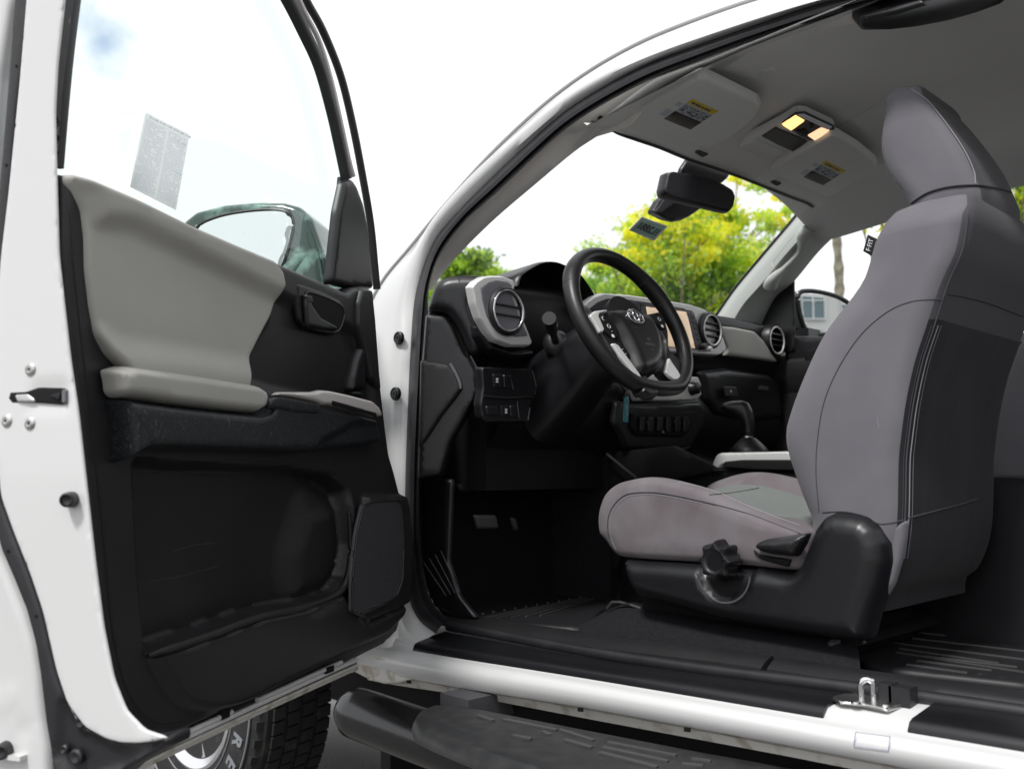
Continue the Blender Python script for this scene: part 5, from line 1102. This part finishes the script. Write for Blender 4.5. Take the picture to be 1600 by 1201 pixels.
for i in range(16):
    x = 720+i*17; y = 965-i*2.9
    pp = onZ(x, y, zc_+.014); part('mat_stud', lathe(pp, (0, 0, 1), [(0, 0), (.004, 0), (.003, .003), (0, .003)], 8), M['padlight'], bpy.data.objects['floor_mat.001'])

# ------------------------------------------------------------------ striker, hinge block
sz = onY(1358, 1100, .745)
strk = part('striker_plate', panel(Fr((sz[0], .745, sz[2]+.003), (0, -1, 0), (1, 0, 0)), np.array([(-.035, -.045), (.02, -.05), (.035, -.03), (.03, .03), (.018, .05), (-.02, .055), (-.04, .03), (-.03, 0)]), 0, .004, .003, .006, uv=True, k=1), M['steel'], truck, 'zinc striker on the sill')
a_, b_ = onY(1346, 1106, .75), onY(1366, 1106, .74)
ta, tb_ = onY(1345, 1068, .75), onY(1364, 1068, .74)
pth = [a_, a_*.15+ta*.85]+[.5*(ta+tb_)+(ta-tb_)*.5*cos(q)+np.array([0, 0, .007])*sin(q) for q in np.linspace(.2, pi-.2, 12)]+[b_*.15+tb_*.85, b_]
part('striker_loop', tube(resample(pth, 40), .0052, 12, ref=(0, 1, 0)), M['chrome'], strk)
for x, y in ((1337, 1098), (1383, 1102)): part('striker_screw', lathe(onZ(x, y, sz[2]+.007), (0, 0, 1), [(0, 0), (.008, 0), (.007, .003), (0, .004)], 18), M['steel'], strk)
for x0, x1, y0 in ((1372, 1388, 1070), (1389, 1414, 1075)):
    p = onY(x0, y0+26, .735); part('seal_block', boxf(p, (-.022 if x0 < 1380 else -.034, 0, 0), (0, -.03, 0), (0, 0, .030)), M['rubber'], truck)

# ------------------------------------------------------------------ step bar and front wheel
BY = .97
bl = cr([onY(x, y, BY) for x, y in ((546, 1109), (600, 1128), (690, 1160), (820, 1202), (1000, 1255), (1250, 1325))], 40)
bl = np.vstack([bl, bl[-1]+np.array([-1.3, 0, 0])])
br = 33/F*(np.linalg.norm(onY(546, 1109, BY)-C))*.98
n_ = len(bl); rads = np.full(n_, br); rads[0] = br*.86; 
bl0 = np.vstack([bl[0]+np.array([.012, 0, 0]), bl]); rads = np.r_[br*.70, rads]; rads[2:] = br*1.12
step = part('side_step', tube(bl0, rads, 28, flat=.98), M['bar'], truck, 'black tubular side step', 50)
zt = bl[5:, 2]
fp_ = Fr((1.0, BY-.02, float(np.mean(bl[5:25, 2]))+br*.80), (-1, 0, 0), (0, 1, 0))
if fp_.n[2] < 0: fp_ = Fr(fp_.o, fp_.u, -fp_.v)
slope = (bl[30, 2]-bl[5, 2])/(bl[30, 0]-bl[5, 0]); fp_ = Fr(np.array([bl[12, 0], BY-.035, bl[12, 2]+br*.86]), nv((-1, 0, -slope)), (0, 1, 0))
if fp_.n[2] < 0: fp_ = Fr(fp_.o, fp_.u, -fp_.v)
PD = [(643, 1118), (650, 1106), (672, 1098), (700, 1097), (760, 1105), (900, 1132), (1100, 1170), (1300, 1205), (1300, 1300), (1000, 1260), (860, 1212), (760, 1180), (680, 1148), (650, 1134)]
PD = fp_.px(PD, .02)
pad = part('step_pad', panel(fp_, PD, -.01, .030, .022, .012, uv=True, k=2), M['pad'], step, 'ribbed rubber tread on the side step', 60)
for (x0, y0, x1, y1) in ((745, 1118, 768, 1126), (785, 1124, 868, 1141), (800, 1149, 828, 1155), (845, 1143, 856, 1148), (872, 1140, 925, 1157), (880, 1156, 922, 1168), (948, 1160, 1055, 1181), (940, 1168, 1042, 1190), (935, 1176, 1025, 1199), (1080, 1186, 1110, 1190), (1065, 1194, 1098, 1197)):
    P = fp_.px([(x0, y0), (x1, y1)], .021); u = P[1]-P[0]; q = nv(np.array([-u[1], u[0]]))
    part('tread_rib', boxf(fp_.to3([P[0]], .019)[0], u[0]*fp_.u+u[1]*fp_.v, (q[0]*fp_.u+q[1]*fp_.v)*.009, fp_.n*.004), M['padlight'], step)
part('step_bracket', boxf(onY(688, 1082, .90), (-.09, 0, 0), (0, -.14, 0), (0, 0, -.05)), M['seatmid'], step)
part('step_bracket', boxf(onY(880, 1170, .80), (-.05, 0, 0), (0, -.1, 0), (0, 0, -.06)), M['bar'], step)
part('rusty_rail', boxf(onY(745, 1113, .74), (-.9, 0, -.01), (0, -.05, 0), (0, 0, -.06)), M['rust'] if 'rust' in M else mat('rusty_steel', (.09, .055, .04), .9, dirt_or_reflection=(22, .5, (.16, .13, .11))), truck)
WX, WZ, WR = 2.715, .215, .385
def wheel_at(x, y):
    w = part('road_wheel', lathe((x, y, WZ), (0, 1, 0), [(.20, -.24), (.24, -.25), (.33, -.245), (WR-.02, -.235), (WR, -.215), (WR+.002, -.12), (WR, -.030), (WR-.012, -.012), (WR-.05, .004), (.285, .008), (.24, .0), (.225, -.015)], 96), M['tyre'], truck, 'front wheel behind the open door' if y > 0 else None, 30)
    tr = MB()
    for i in range(64):
        a = 2*pi*i/64
        for yy, w_, off in ((-.205, .040, 0), (-.155, .036, .5), (-.108, .034, 0), (-.062, .034, .5)):
            q = a+off*2*pi/64; c = np.array([x+WR*cos(q), y+yy-w_/2, WZ+WR*sin(q)]); t = np.array([-sin(q), 0, cos(q)]); r_ = np.array([cos(q), 0, sin(q)])
            tr.add(*boxf(c-t*.0155-r_*.004, t*.031+np.array([0, 0, 0]), (t*.006+np.array([0, w_, 0])), r_*.013))
    for i in range(48):
        q = 2*pi*i/48; c = np.array([x+(WR-.004)*cos(q), y-.038, WZ+(WR-.004)*sin(q)]); t = np.array([-sin(q), 0, cos(q)]); r_ = np.array([cos(q), 0, sin(q)])
        tr.add(*boxf(c-t*.011-r_*.01, t*.022, np.array([0, .036, 0])-r_*.006, r_*.012))
    part('tread_blocks', tr, M['tyre'], w)
    part('sidewall_ring', tube([(x+.348*cos(q), y+.0035, WZ+.348*sin(q)) for q in np.linspace(0, 2*pi, 96, endpoint=False)], .0028, 6, closed=True, ref=(0, 1, 0)), M['tyreletter'], w)
    part('sidewall_ring', tube([(x+.262*cos(q), y+.006, WZ+.262*sin(q)) for q in np.linspace(0, 2*pi, 96, endpoint=False)], .002, 6, closed=True, ref=(0, 1, 0)), M['tyreletter'], w)
    for q, ch in zip((radians(171), radians(185), radians(199), radians(213), radians(227)), 'LTIRE'[::-1] if False else 'TIRES'):
        r_ = np.array([cos(q), 0, sin(q)]); c = np.array([x, y+.0075, WZ])+r_*.305; v_ = r_; u = np.cross(v_, (0, 1, 0)); fr = Fr(c, u, v_)
        if fr.n[1] < 0: fr = Fr(c, -u, v_)
        part('raised_letter', textmb(ch, fr, (0, 0), .062, .0, ext=.0012, bold=.002), M['tyreletter'], w)
    rim = part('wheel_rim', lathe((x, y-.0, WZ), (0, 1, 0), [(.235, -.03), (.240, .0), (.232, .004), (.222, -.004), (.205, -.018), (.200, -.06), (.19, -.20), (.0, -.21)], 72), M['rim'], w)
    for i in range(6):
        q = 2*pi*i/6+.25; r_ = np.array([cos(q), 0, sin(q)]); t = np.array([-sin(q), 0, cos(q)]); o_ = np.array([x, y-.030, WZ])
        pts = [(.04, .030), (.12, .034), (.205, .050)]
        top = [o_+r_*a+t*b+np.array([0, .004 if a < .2 else .012, 0]) for a, b in pts]; bot = [o_+r_*a-t*b+np.array([0, .004 if a < .2 else .012, 0]) for a, b in pts]
        md = [o_+r_*a+np.array([0, .014 if a < .2 else .016, 0]) for a, b in pts]
        lowt = [p-np.array([0, .03, 0]) for p in top]; lowb = [p-np.array([0, .03, 0]) for p in bot]
        part('rim_spoke', loft([np.array(lowt), np.array(top), np.array(md), np.array(bot), np.array(lowb)]), M['rim'], rim if False else w)
    part('hub_cap', lathe((x, y-.04, WZ), (0, 1, 0), [(.07, -.02), (.07, .02), (.05, .03), (.035, .045), (0, .048)], 32), M['rim'], w)
wheel_at(WX, .90)

# ------------------------------------------------------------------ trees, trunk and the building behind the camera
def tree(name, base, crown, label, cat='tree', nclump=120, nleaf=22000, leaf=.05, trunk_r=.12, cols=None, seed=1, group=None, dens=1.0, clr=.16):
    r = np.random.default_rng(seed); base = np.array(base, float)
    root = empty(name, (base[0], base[1], 0)); tag(root, label, cat, group)
    cc, cs_ = np.array(crown[0], float), np.array(crown[1], float)
    tk = MB(); top = cc+np.array([0, 0, cs_[2]*.2])
    P = cr([base, base*.6+top*.4+r.normal(0, .1, 3)*[1, 1, 0], top], 14); tk.add(*tube(P, np.linspace(trunk_r, trunk_r*.25, 14), 9))
    cl = []
    while len(cl) < nclump:
        q = r.uniform(-1, 1, 3)
        if (q**2).sum() < 1 and (q**2).sum() > .12: cl.append(cc+q*cs_*(1+.22*r.normal()))
    cl = np.array(cl)
    for i in range(0, nclump, 2):
        s = P[r.integers(4, 13)]; m_ = .5*(s+cl[i])+np.array([0, 0, .12*r.normal()]); tk.add(*tube(cr([s, m_, cl[i]], 7), np.linspace(trunk_r*.28, .008, 7), 5))
    k = r.integers(0, nclump, nleaf); rad_ = (np.linalg.norm(cs_)*clr)*(.5+r.random(nclump))
    ctr = cl[k]+r.normal(size=(nleaf, 3))*rad_[k][:, None]*np.array([1, 1, .6])*.5
    a = r.normal(size=(nleaf, 3)); a /= np.linalg.norm(a, axis=1)[:, None]; b = r.normal(size=(nleaf, 3)); b -= a*(a*b).sum(1)[:, None]; b /= np.linalg.norm(b, axis=1)[:, None]
    s = leaf*(.6+.8*r.random(nleaf))[:, None]
    V = np.stack([ctr-a*s, ctr+b*s*.45, ctr+a*s, ctr-b*s*.45], 1).reshape(-1, 3)-np.array(base)*[1, 1, 0]
    tone = r.random(nclump); mi_ = np.clip((tone[k]*.7+r.random(nleaf)*.3)*len(cols), 0, len(cols)-1).astype(int)
    me = bpy.data.meshes.new('crown'); V[:, 2] += ZO; me.vertices.add(len(V)); me.vertices.foreach_set('co', V.ravel()); me.loops.add(len(V)); me.loops.foreach_set('vertex_index', np.arange(len(V)))
    me.polygons.add(nleaf); me.polygons.foreach_set('loop_start', np.arange(0, 4*nleaf, 4)); me.polygons.foreach_set('loop_total', np.full(nleaf, 4))
    for c in cols: me.materials.append(c)
    me.polygons.foreach_set('material_index', mi_); me.update(calc_edges=True); me.validate()
    o = bpy.data.objects.new('crown', me); COL.objects.link(o); o.parent = root
    tk.v = [(x-base[0], y-base[1], z) for x, y, z in tk.v]; t_ = build('trunk', tk, M['bark'], root)
    return root
def leafmat(n, c, tr=.5):
    m = bpy.data.materials.new(n); m.use_nodes = True; nt = m.node_tree; b = nt.nodes['Principled BSDF']; b.inputs['Base Color'].default_value = (*c, 1); b.inputs['Roughness'].default_value = .5
    t = nt.nodes.new('ShaderNodeBsdfTranslucent'); t.inputs[0].default_value = (c[0]*1.3, c[1]*1.3, c[2]*.6, 1); x = nt.nodes.new('ShaderNodeMixShader'); x.inputs[0].default_value = tr
    o = [q for q in nt.nodes if q.type == 'OUTPUT_MATERIAL'][0]; nt.links.new(b.outputs[0], x.inputs[1]); nt.links.new(t.outputs[0], x.inputs[2]); nt.links.new(x.outputs[0], o.inputs[0]); return m
Lg = [leafmat('leaf_dark', (.12, .22, .08)), leafmat('leaf_green', (.27, .46, .09)), leafmat('leaf_light', (.52, .70, .11)), leafmat('leaf_yellow', (.80, .82, .08))]
Ly = [leafmat('leaf_gold', (.86, .78, .07)), Lg[3], Lg[2]]
def at(x, y, dist): r = ray(x, y); h = np.hypot(r[0], r[1]); return C+r*dist/h
GZ = -ZO
c_ = at(1085, 425, 13); tree('tree', (c_[0], c_[1], GZ), (c_+[0, 0, -.55], (1.15, 1.15, 1.45)), 'bushy green tree with yellow leaves behind the windshield', nclump=170, nleaf=36000, leaf=.037, cols=Lg, seed=3, group=None, clr=.115)
c_ = at(1035, 355, 12.2); tree('tree', (c_[0], c_[1], GZ), (c_+[0, 0, -.15], (.85, .85, .75)), 'sparse yellow-green tree top above the windshield sticker', nclump=44, nleaf=6500, leaf=.038, cols=[Lg[2], Lg[3], Ly[0], Lg[1]], seed=5, clr=.12, trunk_r=.07)
c_ = at(1150, 330, 12.8); tree('tree', (c_[0], c_[1], GZ), (c_+[0, 0, .0], (.8, .8, .5)), 'thin leafy tree top right of the interior mirror', nclump=34, nleaf=2600, leaf=.05, cols=[Lg[3], Lg[2], Ly[0]], seed=6, clr=.11, trunk_r=.05)
c_ = at(960, 440, 14); tree('tree', (c_[0], c_[1], GZ), (c_+[0, 0, -.45], (.85, .85, 1.05)), 'loose light green tree seen through the top of the steering wheel', nclump=66, nleaf=13500, leaf=.037, cols=[Lg[2], Lg[1], Lg[3]], seed=8, clr=.12)
c_ = at(735, 440, 15); tree('tree', (c_[0], c_[1], GZ), (c_+[0, 0, -.2], (.72, .72, .66)), 'round green tree low behind the driver end of the dash', nclump=60, nleaf=16000, leaf=.05, cols=[Lg[1], Lg[2], Lg[0]], seed=9, clr=.15)
c_ = at(1408, 318, 9); b_0 = at(1480, 400, 9.4); tree('tree', (b_0[0], b_0[1], GZ), (c_+[0, 0, 0], (.40, .40, .35)), 'yellow leafed tree seen past the driver seat shoulder', nclump=24, nleaf=3500, leaf=.04, cols=Ly, seed=12, clr=.2, trunk_r=.05)
c_ = at(1592, 268, 9); tree('tree', (c_[0], c_[1], GZ), (c_+[0, 0, 0], (.5, .5, .45)), 'green leafed tree at the right edge behind the headrest', nclump=26, nleaf=2600, leaf=.04, cols=[Lg[2], Lg[1], Lg[3]], seed=13, clr=.2, trunk_r=.05)
# bare straight trunk
c_ = at(1303, 400, 14); pt = empty('palm_tree', (c_[0], c_[1], 0)); tag(pt, 'slim bare palm trunk beyond the passenger window', 'palm tree')
zz = np.linspace(GZ, 6.2, 60); tkv = tube([(0.05*sin(z*1.3), .04*cos(z), z) for z in zz], .062+.008*np.sin(zz*19)+.006*RNG.normal(size=60), 12)
build('trunk', tkv, mat('palm_bark', (.30, .27, .22), .95, bump=('noise', 9, 1, .05), var=(7, (.16, .14, .11))), pt)
fr_ = MB()
for i in range(16):
    a = i*2.4; d = np.array([cos(a), sin(a), 0]); P = [np.array([0, 0, 6.15])+d*t*1.7+np.array([0, 0, .5*t-1.1*t*t]) for t in np.linspace(0, 1, 10)]
    s_ = np.cross(d, (0, 0, 1))
    for j in range(1, 10):
        for sg in (-1, 1):
            k0_ = P[j]; w = .45*(1-(j/10-.4)**2); fr_.add([k0_-d*.03, k0_+d*.03, k0_+s_*sg*w+d*.12-np.array([0, 0, .15])], [(0, 1, 2)])
build('crown', fr_, Lg[1], pt)
# white building that shows in the passenger mirror
bx = -11.0
bd = empty('building', (bx, -6, 0)); tag(bd, 'white building with a grid window reflected in the passenger mirror', 'building')
def shift(mb): mb.v = [(a-bx, b+6, c) for a, b, c in mb.v]; return mb
build('wall', shift(merge(boxc(bx-4, bx, -20, 9, GZ, 6.5))), M['wall'], bd, smooth=False)
def refl(x, y):
    r = nv(ray(x, y)); q = C+r*((fm.o-C)@fm.n)/(r@fm.n); d = r-2*(r@fm.n)*fm.n; return q+d*(bx-q[0])/d[0]
wa, wb_ = refl(1250, 452), refl(1288, 499); yl, yh = sorted((wa[1], wb_[1])); zl, zh = sorted((wa[2], wb_[2]))
ww, wh = yh-yl, zh-zl
for k_ in range(-4, 5):
    y0 = yl+k_*ww*1.75
    for z0_ in (zl, zl-wh*1.9):
        w = build('window', shift(merge(boxc(bx+.002, bx+.03, y0, y0+ww, z0_, z0_+wh))), M['winglass'], bd, smooth=False); f_ = ww*.025
        fm_ = MB()
        for z in (z0_, z0_+wh*.36*1.0 if False else z0_+wh*.62, z0_+wh): fm_.add(*boxc(bx+.028, bx+.06, y0-f_, y0+ww+f_, z-f_, z+f_))
        for y in (y0, y0+ww*.5, y0+ww): fm_.add(*boxc(bx+.026, bx+.058, y-f_, y+f_, z0_-f_, z0_+wh+f_))
        build('frame', shift(fm_), M['paper'], w, smooth=False)
